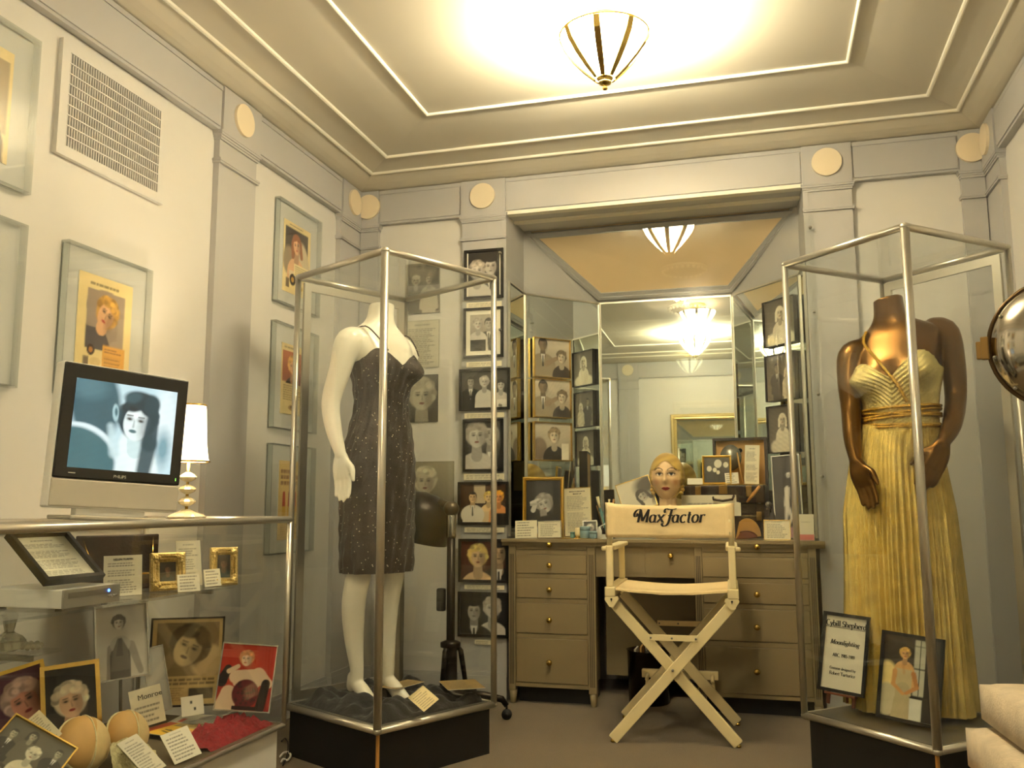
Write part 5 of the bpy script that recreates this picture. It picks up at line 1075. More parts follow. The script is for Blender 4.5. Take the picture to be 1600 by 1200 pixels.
def pic_shampoo(w, h):
    p = Pic(w, h, 90).fill((196, 170, 112)); a = p.a; p.rect(.06, .33*a, .95, .96*a, (132, 112, 74)); p.ell(.8, .5*a, .25, .2*a, (196, 172, 124), 0, .05)
    person(p, .52, .66*a, .27, (206, 182, 132), (92, 74, 44), rot=-.45, body=False, curls=26, seed=6, lips=(70, 40, 30))
    p.rect(.05, .0, .95, .32*a, (196, 170, 112)); p.lines(.08, .95, .22*a, .31*a, 2, (60, 44, 26), th=.03*a, seed=4, ragged=.05); p.rect(.55, .06*a, .9, .19*a, (62, 50, 34)); p.lines(.08, .5, .03*a, .2*a, 9, (110, 90, 56), seed=3); return p.grain(.03)
deck_frame('framed_advertisement', 'large sepia magazine page of a smiling woman in a thin dark frame', ((230, 967), (358, 962), (340, 1102), (236, 1106)), 28, .10, pic_shampoo, P=aty(290, 1100, 2.555), fb=.006, fm=M_blackframe, cat='framed advertisement')
def pic_red(w, h):
    p = Pic(w, h, 90).grad((172, 40, 26), (186, 46, 30)); a = p.a; sk = (232, 206, 176)
    p.cap(.16, .0, .2, .25*a, .2, .14, sk); p.cap(.72, .55*a, .9, .42*a, .13, .1, sk); p.cap(.3, .5*a, .75, .54*a, .12, .12, sk); p.cap(.88, .42*a, .82, .05*a, .08, .09, (30, 20, 20)); p.ell(.52, .42*a, .26, .12*a, sk)
    p.ell(.52, .25*a, .25, .22*a, (104, 14, 30), 0, .02)
    for k in range(26): q = RNG.random(2); p.ell(.34+.36*q[0], .1*a+.32*a*q[1], .03, .025, (58, 8, 20), 0, .01, .8)
    p.rect(.3, 0, .9, .06*a, (40, 18, 18)); p.cap(.05, .42*a, .14, .62*a, .1, .07, (34, 24, 24)); p.cap(.16, .58*a, .32, .66*a, .045, .04, sk); return person(p, .46, .78*a, .13, sk, (206, 146, 96), body=False, curls=20, seed=3, look=-1, lips=(170, 30, 34))
deck_frame('framed_photo', 'silver-framed photo of a blonde in a strapless dress against red', ((346, 1003), (433, 1008), (424, 1115), (337, 1109)), 24, .14, pic_red, P=aty(380, 1112, 2.53), fb=.004)
deck_frame('framed_blank_sheet', 'thin silver frame with a pale blank sheet beside the sepia page', ((222, 1014), (258, 1006), (266, 1108), (232, 1118)), 40, .12, lambda w, h: Pic(w, h, 20).grad((168, 166, 160), (190, 188, 180)), P=aty(245, 1112, 2.44), fb=.003, fd=.006)
def big_face(w, h, hair, skin, bg, lips, rot, seed, cx=.5):
    p = Pic(w, h, 90).grad(*bg); a = p.a; return person(p, cx, .5*a, .33, skin, hair, (60, 20, 24), rot=rot, curls=24, seed=seed, lips=lips).grain(.03)
deck_frame('framed_photo', 'gold-framed colour close-up of a platinum blonde with red lips on dark ground', ((57, 1045), (155, 1028), (158, 1150), (68, 1165)), 52, .22, lambda w, h: big_face(w, h, (226, 206, 176), (220, 176, 140), ((20, 14, 10), (34, 26, 18)), (140, 20, 34), .12, 5), P=atx(112, 1156, -1.84), fb=.012, fm=M_goldthin)
deck_frame('framed_photo', 'gilt-framed tinted close-up of a blonde on purple, left of the gold-framed close-up', ((-34, 1062), (73, 1026), (82, 1140), (-20, 1176)), 62, .22, lambda w, h: big_face(w, h, (206, 170, 156), (196, 132, 110), ((46, 14, 30), (90, 26, 62)), (130, 34, 40), .2, 8, .62), P=atx(30, 1160, -1.93), fb=.010, fm=M_gold)
def pic_group(w, h):
    p = Pic(w, h, 80).grad((60, 56, 44), (92, 88, 72)); a = p.a
    for k, (x, y) in enumerate(((.15, .75), (.4, .85), (.85, .8), (.1, .35), (.75, .3), (.3, .15))): person(p, x, y*a, .07, (170, 164, 140), (50, 46, 36), (90, 86, 70) if k % 2 else (40, 38, 30), man=k % 2 == 0, seed=k)
    return person(p, .55, .6*a, .1, (206, 200, 176), (214, 208, 186), (196, 190, 168), bare=True, curls=8, seed=2).grain(.05)
deck_frame('framed_photo', 'thin gold-framed crowd photo propped askew at the counter front', ((14, 1113), (115, 1168), (62, 1262), (-40, 1204)), 62, .75, pic_group, P=atx(40, 1190, -1.60), fb=.004, fm=M_goldthin)
def deck_sheet(lab, px, X, psi, lean, pic, **k):
    tl, tr, br, bl = px; M, w_, h_ = PX(tl, tr, br, bl, atx((bl[0]+br[0])/2, (bl[1]+br[1])/2, X), math.radians(psi), lean); M, w_, h_ = lift(M, w_, h_); return sheet('typed_card', lab, 'card', M, w_, h_, pic, **k)
deck_sheet('typed strip leaning against the gold-framed close-up', ((42, 1130), (62, 1104), (96, 1152), (66, 1170)), -1.72, 62, .5, lambda w, h: pic_sheet(w, h, 40, 2, (214, 204, 172), 12, False))
t = deck_sheet('typed sign with a bold underlined heading behind the beige bra', ((196, 1082), (248, 1069), (261, 1124), (214, 1140)), -1.80, 50, .2, lambda w, h: pic_sheet(w, h, 50, 7, (226, 218, 194), 7, False, gap=((.6, 1.),)))
lettering('Monroe', .022, (.012, -.0025, .078), t)
# beige brassiere: two wired cups, lace centre, bands
P1 = atx(170, 1150, -1.66); t = thing('brassiere', 'beige strapless brassiere with lace front lying on the counter deck', 'brassiere', (-1.705, float(P1[1])-.01, DT), math.radians(62))
M_bra = mat('beige_satin', (206, 164, 98), .55, noise=.12, nscale=30); M_bra2 = mat('pale_beige_mesh', (222, 196, 142), .65, noise=.12, nscale=60, bump=.2, bscale=300); M_lace = mat('cream_lace', (232, 216, 168), .8, noise=.35, nscale=140, bump=.5, bscale=160)
def cup(c, r, ax):
    mb = MB(); prof = [(max(.001, math.sin(a)*r), math.cos(a)*r*.66) for a in np.linspace(PI*.54, .0, 12)]; R = Matrix.Translation(c) @ Matrix.Rotation(ax[0], 4, 'Z') @ Matrix.Rotation(ax[1], 4, 'X'); mb.lathe(prof, 28, 0, 0, R, False); return mb, R
for nm, c, r in (('cup', (-.02, -.005, .076), .070), ('cup', (.112, .035, .072), .060)):
    mb, R = cup(c, r, (.35, 1.05)); cp = obj(nm, mb, M_bra, t); obj('lower_panel', MB().loft([[tuple(R @ Vector((math.sin(a)*r*1.012*math.cos(b_), math.sin(a)*r*1.012*math.sin(b_), math.cos(a)*r*.67))) for b_ in np.linspace(-PI*.62, PI*.32, 18)] for a in np.linspace(PI*.53, .02, 12)], False, False), M_bra2, cp); obj('wire_edge', MB().tube([tuple(R @ Vector((r*1.0*math.cos(2*PI*i/28), r*1.0*math.sin(2*PI*i/28), -.008))) for i in range(29)], .0035, 6), M_lace, cp); obj('seam', MB().tube([tuple(R @ Vector((math.sin(a)*r*1.01*.25, math.sin(a)*r*1.01*.97, math.cos(a)*r*.67))) for a in np.linspace(-1.5, 1.5, 16)], .002, 6), M_lace, cp)
g = MB(); n = 12; vs = [(.03+.12*i/n, -.045-.03*j/n+.01*math.sin(i), .004+.075*(1-j/n)*(.55+.45*math.cos((i/n-.35)*3))+.004*math.sin(i*2.1+j*1.7)) for j in range(n+1) for i in range(n+1)]
obj('lace_front', g.add(vs, [(j*(n+1)+i, j*(n+1)+i+1, (j+1)*(n+1)+i+1, (j+1)*(n+1)+i) for j in range(n) for i in range(n)], True), M_lace, t)
rows = [[(-.09-.11*k/8, -.02-.05*k/8+.02*math.sin(k), .002), (-.09-.11*k/8, -.02-.05*k/8+.02*math.sin(k), .05-.004*k+.004*math.sin(k*2)), (-.088-.11*k/8, -.016-.05*k/8+.02*math.sin(k), .05-.004*k), (-.088-.11*k/8, -.016-.05*k/8+.02*math.sin(k), .002)] for k in range(9)]
obj('side_band', MB().loft(rows, True, True, True), M_lace, t)
# red lace along the front rail
n1, n2 = 34, 10; vs = []
for j in range(n1+1):
    for i in range(n2+1):
        y = 2.29+.335*j/n1; x = -1.655+.145*i/n2; e = min(1, 4*min(i/n2, 1-i/n2, j/n1+.05, 1.03-j/n1)); vs.append((x, y, DT+e*max(.004, .032+.012*math.sin(j*1.3+i)+.009*math.sin(i*2.3-j*.7)+.006*math.sin(j*2.9))))
o = obj('lace_garment', MB().add(vs, [(j*(n2+1)+i, j*(n2+1)+i+1, (j+1)*(n2+1)+i+1, (j+1)*(n2+1)+i) for j in range(n1) for i in range(n2)], True), mat('red_lace', (140, 6, 24), .8, noise=.5, nscale=90, bump=.8, bscale=140)); tag(o, 'crumpled red lace garment along the counter front rail', 'garment')
def pic_flyer(w, h):
    p = Pic(w, h, 60).fill((236, 190, 60)); a = p.a; p.rect(0, .86*a, 1, a, (190, 70, 34)); p.cap(.2, .6*a, .3, .75*a, .03, .03, (70, 60, 20)); p.cap(.36, .6*a, .42, .76*a, .03, .03, (70, 60, 20)); p.cap(.36, .68*a, .46, .7*a, .02, .02, (70, 60, 20)); p.ell(.6, .3*a, .3, .16*a, (222, 150, 96), .2, .05); p.ell(.65, .25*a, .22, .1*a, (232, 196, 150), .2, .05); return p
flat_card('printed_flyer', 'yellow flyer with a red border lying among the papers', 'paper', ((245, 1136), (290, 1121), (342, 1152), (282, 1168)), DT+.012, pic_flyer, lift=.0)
def pic_flyer2(w, h): p = Pic(w, h, 40).fill((232, 226, 206)); a = p.a; p.ell(.6, .4*a, .25, .15*a, (176, 160, 150), 0, .04); p.rect(.1, .75*a, .5, .85*a, (214, 60, 40)); return p.lines(.1, .9, .1*a, .3*a, 3)
flat_card('printed_flyer', 'white flyer with a faint round print under the folded leaflet', 'paper', ((276, 1122), (300, 1110), (352, 1126), (330, 1140)), DT+.008, pic_flyer2)
deck_sheet('folded white leaflet with two dark squares, curling up beside the red photo', ((298, 1087), (302, 1088), (334, 1112), (268, 1124)), -1.74, 40, .5, lambda w, h: Pic(w, h, 30).fill((236, 230, 214)).rect(.4, .6*h/w, .5, .75*h/w, (30, 26, 24)).rect(.55, .25*h/w, .65, .4*h/w, (30, 26, 24)))
q = atz(358, 1127, DT); t = thing('acrylic_block', 'clear acrylic photo block lying flat beside the red lace', 'photo block', (float(q[0])-.03, min(float(q[1]), 2.54), DT+.001), math.radians(75)); obj('block', MB().bbox(-.085, -.05, 0, .085, .05, .014, .002), M_acrylbox, t); obj('block_print', MB().box(-.075, -.04, .0005, .075, .04, .003), mat('yellow_print', (222, 170, 40), .5), t)
flat_card('typed_card', 'blank-looking white card under the red lace edge', 'card', ((300, 1156), (320, 1148), (338, 1156), (318, 1170)), DT+.004, lambda w, h: pic_sheet(w, h, 24, 5, (236, 230, 214), 5, False))
deck_sheet('typed white card standing at the counter front by the red lace', ((246, 1160), (288, 1143), (318, 1184), (276, 1202)), -1.512, 64, .7, lambda w, h: pic_sheet(w, h, 50, 15, (238, 232, 216), 7))
deck_sheet('typed page in a clear acrylic stand before the bra', ((176, 1180), (206, 1163), (264, 1208), (232, 1226)), -1.515, 64, .9, lambda w, h: pic_sheet(w, h, 50, 16, (220, 214, 196), 11), th=.005, edge=M_acrylbox)
# ------------------------------------------------------------------ on the dressing table
VT = VZ+.0006
def vt(px, Y, psi=0., lean=0., roll=True, zb=VT):
    tl, tr, br, bl = px; m = ((bl[0]+br[0])/2, (bl[1]+br[1])/2); M, w_, h_ = PX(tl, tr, br, bl, aty(*m, Y), math.radians(psi), lean, roll); M = Matrix(M)
    if zb is not None: M.translation.z = zb+abs(M[2][0])*w_/2
    return M, w_, h_
def grow(px, Y, psi, lean, zb=VT):
    """pictures whose foot is hidden: keep the top where the photo has it, stand the foot on zb"""
    M, w_, h_ = PX(*px, aty((px[3][0]+px[2][0])/2, (px[3][1]+px[2][1])/2, Y), math.radians(psi), lean); M = Matrix(M); dz = M.translation.z-zb
    u = Vector((M[0][2], M[1][2], M[2][2])); M.translation = M.translation-u*(dz/u.z); return M, w_, h_+dz/u.z
def pic_smoke(w, h):
    p = Pic(w, h, 80).grad((26, 23, 20), (50, 45, 40)); a = p.a; p.ell(.35, .12*a, .5, .16*a, (206, 200, 190), .2, .05); p.ell(.5, .24*a, .4, .09*a, (30, 26, 24), .2, .04)
    person(p, .54, .56*a, .25, BWS, (150, 143, 134), body=False, curls=18, seed=4, rot=.35, look=-1); p.cap(.52, .3*a, .5, .4*a, .1, .1, (150, 144, 136)); p.ell(.5, .24*a, .4, .09*a, (30, 26, 24), .2, .04); p.cap(.2, .44*a, .27, .56*a, .07, .06, (206, 200, 190)); p.cap(.14, .58*a, .34, .64*a, .04, .035, (216, 210, 200)); p.cap(.14, .54*a, .32, .56*a, .035, .03, (176, 170, 160)); return p.grain(.03)
M, w_, h_ = vt(((814, 724), (880, 722), (883, 816), (820, 818)), 4.40, 6, .06); framed('framed_photo', 'wide gilt frame holding a black and white glamour portrait on the dressing table', 'framed photo', M, w_, h_, pic_smoke, .019, .022, M_gold, step=1)
M, w_, h_ = vt(((880, 741), (922, 740), (927, 815), (882, 818)), 4.50, 0, .06); t = framed('framed_text', 'thin-framed typed page headed in capitals beside the gilt portrait', 'framed text', M, w_, h_, lambda w, h: pic_sheet(w, h, 60, 21, (232, 222, 190), 22, gap=((.5, .54), (.84, .95))), .003, .006, M_goldthin, m_print=M_matte)
lettering('MAKE UP', .0105, (0, -.004, h_*.855), t, bold=.0002); lettering('MARILYN MONROE', .0092, (0, -.004, h_*.905), t, bold=.0002)
M, w_, h_ = vt(((804, 804), (838, 804), (840, 830), (806, 832)), 4.285, 4, .2); sheet('typed_card', 'white typed tent card at the left end of the dressing table', 'card', M, w_, h_, lambda w, h: pic_sheet(w, h, 40, 31, (240, 232, 206), 6, False))
M, w_, h_ = vt(((839, 802), (876, 802), (878, 828), (841, 830)), 4.285, 0, .15); framed('typed_sign', 'small silver-framed notice in front of the gilt portrait', 'framed text', M, w_, h_, lambda w, h: pic_sheet(w, h, 40, 32, (236, 226, 198), 7), .003, .005, M_silver, m_print=M_matte)
M, w_, h_ = vt(((909, 791), (932, 791), (935, 817), (912, 819)), 4.36, 8, .12); framed('framed_photo', 'tiny square silver frame with a blonde portrait among the cosmetics', 'framed photo', M, w_, h_, lambda w, h: pic_portrait(w, h, 40, seed=4, hair=(206, 200, 190), skin=BWS, cy=.55*h/w, s=.3, curls=8), .0065, .008, M_silver)
def lathed(name, lab, cat, px, Y, prof, m, zb=VT, n=18):
    P = aty(*px, Y); t = thing(name, lab, cat, (float(P[0]), Y, zb)); return t, obj('body', MB().lathe(prof, n), m, t)
M_blue = mat('powder_blue', (140, 168, 176), .35); M_creamp = mat('cream_plastic', (232, 216, 170), .4); M_teal = mat('teal_plastic', (92, 140, 136), .35)
def sized(px0, px1, py0, py1, Y): a, b_ = aty(px0, py1, Y), aty(px1, py0, Y); return float((a[0]+b_[0])/2), float(b_[0]-a[0]), float(b_[2]-a[2])
for (x0, x1, y0, y1), Y, nm, lab, m, kind in (((898, 906, 809, 826), 4.30, 'makeup_tube', 'cream makeup tube standing on its cap beside the blue jars', M_creamp, 'tube'), ((906, 922, 808, 827), 4.31, 'powder_jar', 'tall powder-blue jar in front of the tiny silver frame', M_blue, 'jar'), ((921, 933, 816, 828), 4.29, 'powder_jar', 'short powder-blue jar right of the tall one', M_blue, 'jar'), ((891, 900, 818, 828), 4.33, 'powder_jar', 'small teal pot behind the cream tube', M_teal, 'jar'), ((933, 940, 806, 828), 4.28, 'makeup_tube', 'white tapered tube with an angled tip by the blue jars', M_white, 'tip')):
    xc, w_, h_ = sized(x0, x1, y0, y1, Y); r = w_/2; t = thing(nm, lab, 'cosmetic', (xc, Y, VT))
    if kind == 'jar': obj('jar', MB().lathe([(r*.9, 0), (r, .003), (r, h_*.62), (r*.9, h_*.66)], 20), m, t); obj('lid', MB().lathe([(r*1.03, h_*.66), (r*1.03, h_*.95), (r*.9, h_)], 20), m, t)
    elif kind == 'tube': obj('cap', MB().lathe([(r*.9, 0), (r, .002), (r*.9, h_*.25)], 16), M_goldthin, t); obj('tube', MB().lathe([(r*.8, h_*.25), (r, h_*.4), (r*.9, h_)], 16), m, t)
    else: obj('tube', MB().lathe([(r, 0), (r, h_*.55), (r*.5, h_*.8), (r*.25, h_*.86)], 14), m, t); obj('tip', MB().cyl((0, 0, h_*.85), (.035, .0, h_*1.12), .003, n=8), m, t)
P = aty(890, 829, 4.275); t = thing('vanity_tray', 'thin gilt tray under the cosmetics', 'tray', (float(P[0]), 4.305, VT)); obj('plate', MB().bbox(-.16, -.03, -.0004, .16, .03, .0, .0001), M_goldthin, t); obj('rim', MB().tube([(-.16, -.03, .001), (.16, -.03, .001), (.16, .03, .001), (-.16, .03, .001), (-.16, -.03, .001)], .0016, 6), M_goldthin, t)
M, w_, h_ = vt(((938, 819), (956, 829), (955, 832), (936, 822)), 4.27, 0, 1.2, False); sheet('typed_card', 'white card lying askew behind the chair back', 'card', M, .07, .05, lambda w, h: pic_sheet(w, h, 24, 4, (238, 232, 212), 4, False))
# brush jar, brushes, costume jewellery
P = aty(947, 815, 4.40); t = thing('brush_jar', 'dark jar crowded with brushes and makeup pencils', 'jar', (float(P[0]), 4.42, VT)); obj('jar', MB().lathe([(.03, 0), (.034, .004), (.036, .05), (.032, .05)], 18), M_leather, t)
for k in range(9):
    a = k*.7; tx, ty = .045*math.cos(a), .03*math.sin(a); h_ = .10+.03*(k % 3); obj('brush', MB().tube([(tx*.3, ty*.3, .012), (tx, ty, h_), (tx*1.15, ty*1.15, h_+.028)], [.003, .0028, .006], 7), [M_wood, M_darkmetal, M_creamp, M_teal][k % 4], t)
P0_ = aty(932, 776, 4.36); P1_ = aty(949, 804, 4.36); t = thing('teal_brush', 'slim teal-handled brush leaning against the brush jar', 'brush', (float(P1_[0]), 4.36, VT)); dx, dz = float(P0_[0]-P1_[0]), float(P0_[2]-VT); obj('handle', MB().tube([(0, 0, .003), (dx*.75, .02, dz*.72)], [.0045, .006], 8), M_teal, t); obj('bristles', MB().tube([(dx*.75, .02, dz*.72), (dx, .025, dz)], [.005, .008], 8), M_creamp, t)
P = aty(955, 790, 4.48); t = thing('necklace_stand', 'little stand hung with pearl and gilt bead strands', 'jewellery', (float(P[0]), 4.50, VT)); obj('stand', MB().lathe([(.035, 0), (.03, .006), (.005, .012), (.005, .15), (.012, .155)], 14).cyl((-.035, 0, .15), (.035, 0, .15), .004, n=8), M_goldthin, t)
for s_ in range(5):
    x = -.03+.015*s_; g = MB()
    for k in range(16): u = k/15; g.ball((x+.012*math.sin(u*PI), -.006-.004*(s_ % 2), .15-.11*math.sin(u*PI)*(.7+.1*s_)), .0042, 7, 5)
    obj('bead_strand', g, [M_creamp, M_goldthin, M_white, M_brass, M_creamp][s_], t)
P = aty(945, 813, 4.32); t = thing('cosmetic_roll', 'black rolled brush case lying behind the white card', 'case', (float(P[0]), 4.34, VT+.012)); obj('roll', MB().cyl((-.045, 0, 0), (.045, 0, 0), .0115, n=14), M_leather, t); obj('strap', MB().cyl((-.006, 0, 0), (.006, 0, 0), .0122, n=14), M_blackframe, t)
def pic_profile(w, h):
    p = Pic(w, h, 60).fill((222, 214, 192)); a = p.a; p.ell(.86, .75*a, .36, .3*a, (90, 84, 76), .3, .2); person(p, .66, .42*a, .17, (196, 188, 172), (70, 64, 56), (200, 192, 174), rot=.5, seed=3, body=False); return p
M, w_, h_ = PX((961, 759), (1013, 742), (1028, 789), (976, 806), aty(1000, 800, 4.40), 0, .18); framed('framed_photo', 'gold-edged pale photo of a woman in profile tilted beside the plaster head', 'framed photo', M, w_, h_, pic_profile, .003, .006, M_goldthin)

# painted display head
xc, wd, _ = sized(1018, 1067, 712, 790, 4.40); zt = float(aty(1043, 712, 4.40)[2]); zc_ = zt-.105
t = thing('plaster_bust', 'painted plaster display head with waved blonde hair and red lips', 'plaster bust', (xc, 4.40, VT)); hz = zc_-VT; n, m = 168, 128; vs = []; co = []; S = 1.02
skin, hairc, dk = lin((232, 196, 148)), lin((214, 178, 92)), lin((150, 112, 44))
for j in range(m+1):
    th = PI*j/m
    for i in range(n):
        ph_ = 2*PI*i/n; x, y, z = math.sin(th)*math.sin(ph_), -math.sin(th)*math.cos(ph_), math.cos(th); f = max(0, -y)
        X, Y, Z = x*.076, y*.096, z*.112
        if z < -.1: X *= 1-.30*(-z-.1)*(1.1 if y < 0 else .9); Y *= 1-.16*(-z-.1)
        gx = lambda a, b_, c, d: math.exp(-((X-a)/c)**2-((Z-b_)/d)**2)*(1 if y < .05 else 0)
        Y -= .020*gx(0, -.018, .0095, .012)+.011*gx(0, .008, .008, .022); Y += .010*(gx(-.027, .012, .016, .011)+gx(.027, .012, .016, .011)); Y -= .005*(gx(-.028, .031, .02, .006)+gx(.028, .031, .02, .006))
        Y -= .007*gx(0, -.052, .018, .008)+.008*gx(0, -.088, .02, .014); Y -= .004*(gx(-.036, -.02, .018, .02)+gx(.036, -.02, .018, .02)); Y += .004*gx(0, -.066, .02, .005)
        isface = (-y > .30) and (Z < .058+.014*math.cos(X*60)-.25*abs(X)*abs(X)/.06) and abs(X) < .063-.10*max(0, Z-.02); c = skin.copy()
        if not isface:
            wv = math.sin(70*X+Z*60+6*math.sin(Z*40))*.5+.5 if y < .2 else math.sin(Z*160+ph_*3)*.5+.5
            if Z > -.105 or y > .25: k = 1.09+.018*wv; X *= k; Y *= k; Z *= 1.05 if Z > 0 else 1.02; c = hairc*(1-.45*wv)+dk*.45*wv
        else:
            mx_ = lambda q, col, a: q*(1-a)+lin(col)*a
            for e in (-1, 1):
                d = math.hypot((X-e*.028)/.0155, (Z-.012)/.0072); c = mx_(c, (150, 104, 74), max(0, min(1, 1.9-d))*.6); c = mx_(c, (238, 226, 206), 1 if d < .8 else 0); c = mx_(c, (60, 62, 66), 1 if math.hypot(X-e*.028, (Z-.0125)*1.0) < .0062 else 0); c = mx_(c, (40, 26, 20), 1 if abs(Z-.0185+abs(X-e*.028)*.18) < .0022 and abs(X-e*.028) < .017 else 0)
                bz_ = .034+.012*(1-((abs(X)-.03)/.02)**2) if abs(abs(X)-.03) < .02 and X*e > 0 else 9; c = mx_(c, (84, 54, 34), 1 if abs(Z-bz_+.004) < .0022 else 0); c = mx_(c, (226, 140, 104), .45*gx(e*.043, -.024, .016, .014))
            lz = -.053; lw = .020; up = .0078*(1-.35*math.exp(-(X/.004)**2)); c = mx_(c, (176, 26, 28), 1 if abs(X) < lw and -(.0095*(1-(X/lw)**2)) < Z-lz < up*(1-(X/lw)**2) else 0); c = mx_(c, (90, 14, 16), 1 if abs(X) < lw*.9 and abs(Z-lz) < .0011 else 0)
        vs.append((X*S, Y*S, hz+Z*S)); co.append((*c, 1))
fs = [(j*n+i, (j+1)*n+i, (j+1)*n+(i+1) % n, j*n+(i+1) % n) for j in range(m) for i in range(n)]
me = bpy.data.meshes.new('head'); me.from_pydata(vs, [], fs); me.polygons.foreach_set('use_smooth', [True]*len(fs)); at = me.color_attributes.new('Col', 'FLOAT_COLOR', 'POINT'); at.data.foreach_set('color', np.array(co, np.float32).ravel()); obj('head', me, M_print, t)
obj('neck', MB().lathe([(.062, 0), (.064, .01), (.05, .03), (.042, hz*.35), (.042, hz-.06)], 24, 0, .008), mat('plaster_skin', (232, 196, 148), .4), t)
g = MB()
for sx in (-1, 1):
    for k in range(7): g.ball((sx*(.070+.004*math.sin(k*1.7)), .012-.004*k, hz+.018-.0155*k), .0195-.0006*k, 12, 8, (.62, 1.25, .62))
obj('side_curls', g, mat('painted_blonde', (206, 168, 84), .45, noise=.25, nscale=60), t)

# travelling cases: a lower dark case, the open suitcase on it
sy = 4.50; xa, xb = float(aty(1068, 800, sy)[0]), float(aty(1212, 800, sy)[0]); zlow = float(aty(1130, 786, sy)[2]); ztop = float(aty(1130, 758, sy)[2])
t = thing('travel_case', 'closed dark travelling case under the open suitcase', 'suitcase', ((xa+xb)/2+.01, sy+.085, VT)); hw = (xb-xa)/2
obj('body', MB().bbox(-hw, -.075, 0, hw, .075, zlow-VT-.002, .006), M_leather, t); obj('band', MB().box(-hw-.001, -.077, (zlow-VT)*.6, hw+.001, .076, (zlow-VT)*.63), M_blackframe, t)
for x in (-.13, .13): obj('latch', MB().bbox(x-.012, -.081, (zlow-VT)*.5, x+.012, -.075, (zlow-VT)*.75, .001), M_agedbrass, t)
xa, xb = float(aty(1066, 770, sy)[0]), float(aty(1203, 770, sy)[0]); hw = (xb-xa)/2-.012
t = thing('open_suitcase', 'old dark brown suitcase standing open with a tan lining', 'suitcase', ((xa+xb)/2, sy+.10, zlow), math.radians(-6))
hb = ztop-zlow; obj('body', MB().bbox(-hw, -.10, 0, hw, .09, hb, .006), M_leather, t); obj('lid_edge', MB().box(-hw+.004, -.096, hb, hw-.004, .086, hb+.003), M_goldthin, t)
for x in (-hw*.62, hw*.62): obj('latch', MB().bbox(x-.014, -.106, hb*.35, x+.014, -.099, hb*.95, .001), M_agedbrass, t)
obj('handle', MB().tube([(-.05, -.10, hb*.4), (-.045, -.122, hb*.2), (0, -.128, hb*.12), (.045, -.122, hb*.2), (.05, -.10, hb*.4)], .006, 8), M_leather, t); obj('lock', MB().bbox(-.02, -.105, hb*.5, .02, -.099, hb*.98, .001), M_agedbrass, t)
lh = float(aty(1160, 684, sy+.17)[2])-zlow-hb; lx0, lx1 = -hw*.36, hw
ld = obj('lid', ringframe(lx1-lx0, lh+.01, .012, .05, x0=lx0, z0=hb-.01), M_leather, t); ld.data.transform(Matrix.Translation((0, .115, 0)))
obj('lining', MB().box(lx0+.012, .100, hb, lx1-.012, .112, hb+lh-.012), M_lining, t); obj('clasp', MB().cyl((lx0+.5*(lx1-lx0), .10, hb+lh*.74), (lx0+.5*(lx1-lx0), .085, hb+lh*.74), .011, n=12), M_darkmetal, t)
ZS_ = zlow+hb+.004
M, w_, h_ = vt(((1097, 712), (1143, 711), (1143, 756), (1098, 757)), sy+.03, -4, .08, True, ZS_)
def pic_heads(w, h):
    p = Pic(w, h, 60).grad((70, 66, 60), (104, 98, 88)); a = p.a
    for x, y, r in ((.2, .55, .1), (.55, .75, .15), (.42, .5, .08), (.55, .4, .07), (.86, .7, .1)): p.ell(x, y*a, r, r*1.15, (232, 226, 206), 0, .02)
    return p
framed('framed_photo', 'gilt frame with a dark group photo standing on the open suitcase', 'framed photo', M, w_, h_, pic_heads, .010, .014, M_gold, step=1)
M, w_, h_ = vt(((1134, 739), (1155, 738), (1153, 755), (1132, 757)), sy+.015, 0, .2, True, ZS_); sheet('typed_card', 'tiny typed card propped beside the gilt group photo', 'card', M, w_, h_, lambda w, h: pic_sheet(w, h, 30, 41, (238, 232, 212), 5, False))
M, w_, h_ = vt(((1076, 747), (1099, 747), (1097, 756), (1072, 757)), sy+.01, 0, .6, False, ZS_); sheet('typed_card', 'blank white card at the corner of the open suitcase, next to the head', 'card', M, w_, h_, lambda w, h: Pic(w, h, 10).fill((240, 232, 210)))
M, w_, h_ = vt(((1167, 696), (1190, 695), (1183, 757), (1160, 755)), sy+.06, -8, .1, True, ZS_); sheet('typed_sign', 'narrow typed page leaning inside the suitcase lid', 'typed sign', M, w_, h_, lambda w, h: pic_sheet(w, h, 60, 42, (234, 226, 200), 22, gap=((.5, .58), (.3, .34))))
P = aty(1142, 725, sy+.10); t = thing('hand_mirror', 'oval hand mirror with a curved amber handle inside the suitcase lid', 'hand mirror', (float(P[0]), sy+.115, ZS_)); hm = float(aty(1140, 698, sy+.115)[2])-ZS_
obj('glass', MB().lathe([(.001, 0), (.052, 0), (.052, .004), (.001, .004)], 28, 0, 0, Matrix.Translation((0, .0, hm-.055)) @ Matrix.Rotation(PI/2, 4, 'X') @ Matrix.Scale(1.25, 4, (0, 1, 0))), mat('dull_mirror', (150, 148, 138), .25, .7), t); obj('handle', MB().tube([(.032, -.004, hm-.03), (.037, -.006, hm-.07), (.05, -.008, .03), (.058, -.008, .004)], [.003, .0045, .005, .005], 8), M_lining, t)
P0_, P1_ = aty(1167, 774, sy-.045), aty(1187, 761, sy-.06); t = thing('wooden_brush', 'small wooden-handled brush lying on the suitcase edge', 'brush', (float(P0_[0]), sy-.06, zlow+.004)); dx, dz = float(P1_[0]-P0_[0]), float(P1_[2])-zlow; obj('handle', MB().tube([(0, -.01, .0), (dx*.5, -.03, dz*.5), (dx, -.03, dz)], [.005, .009, .006], 10), M_wood, t)
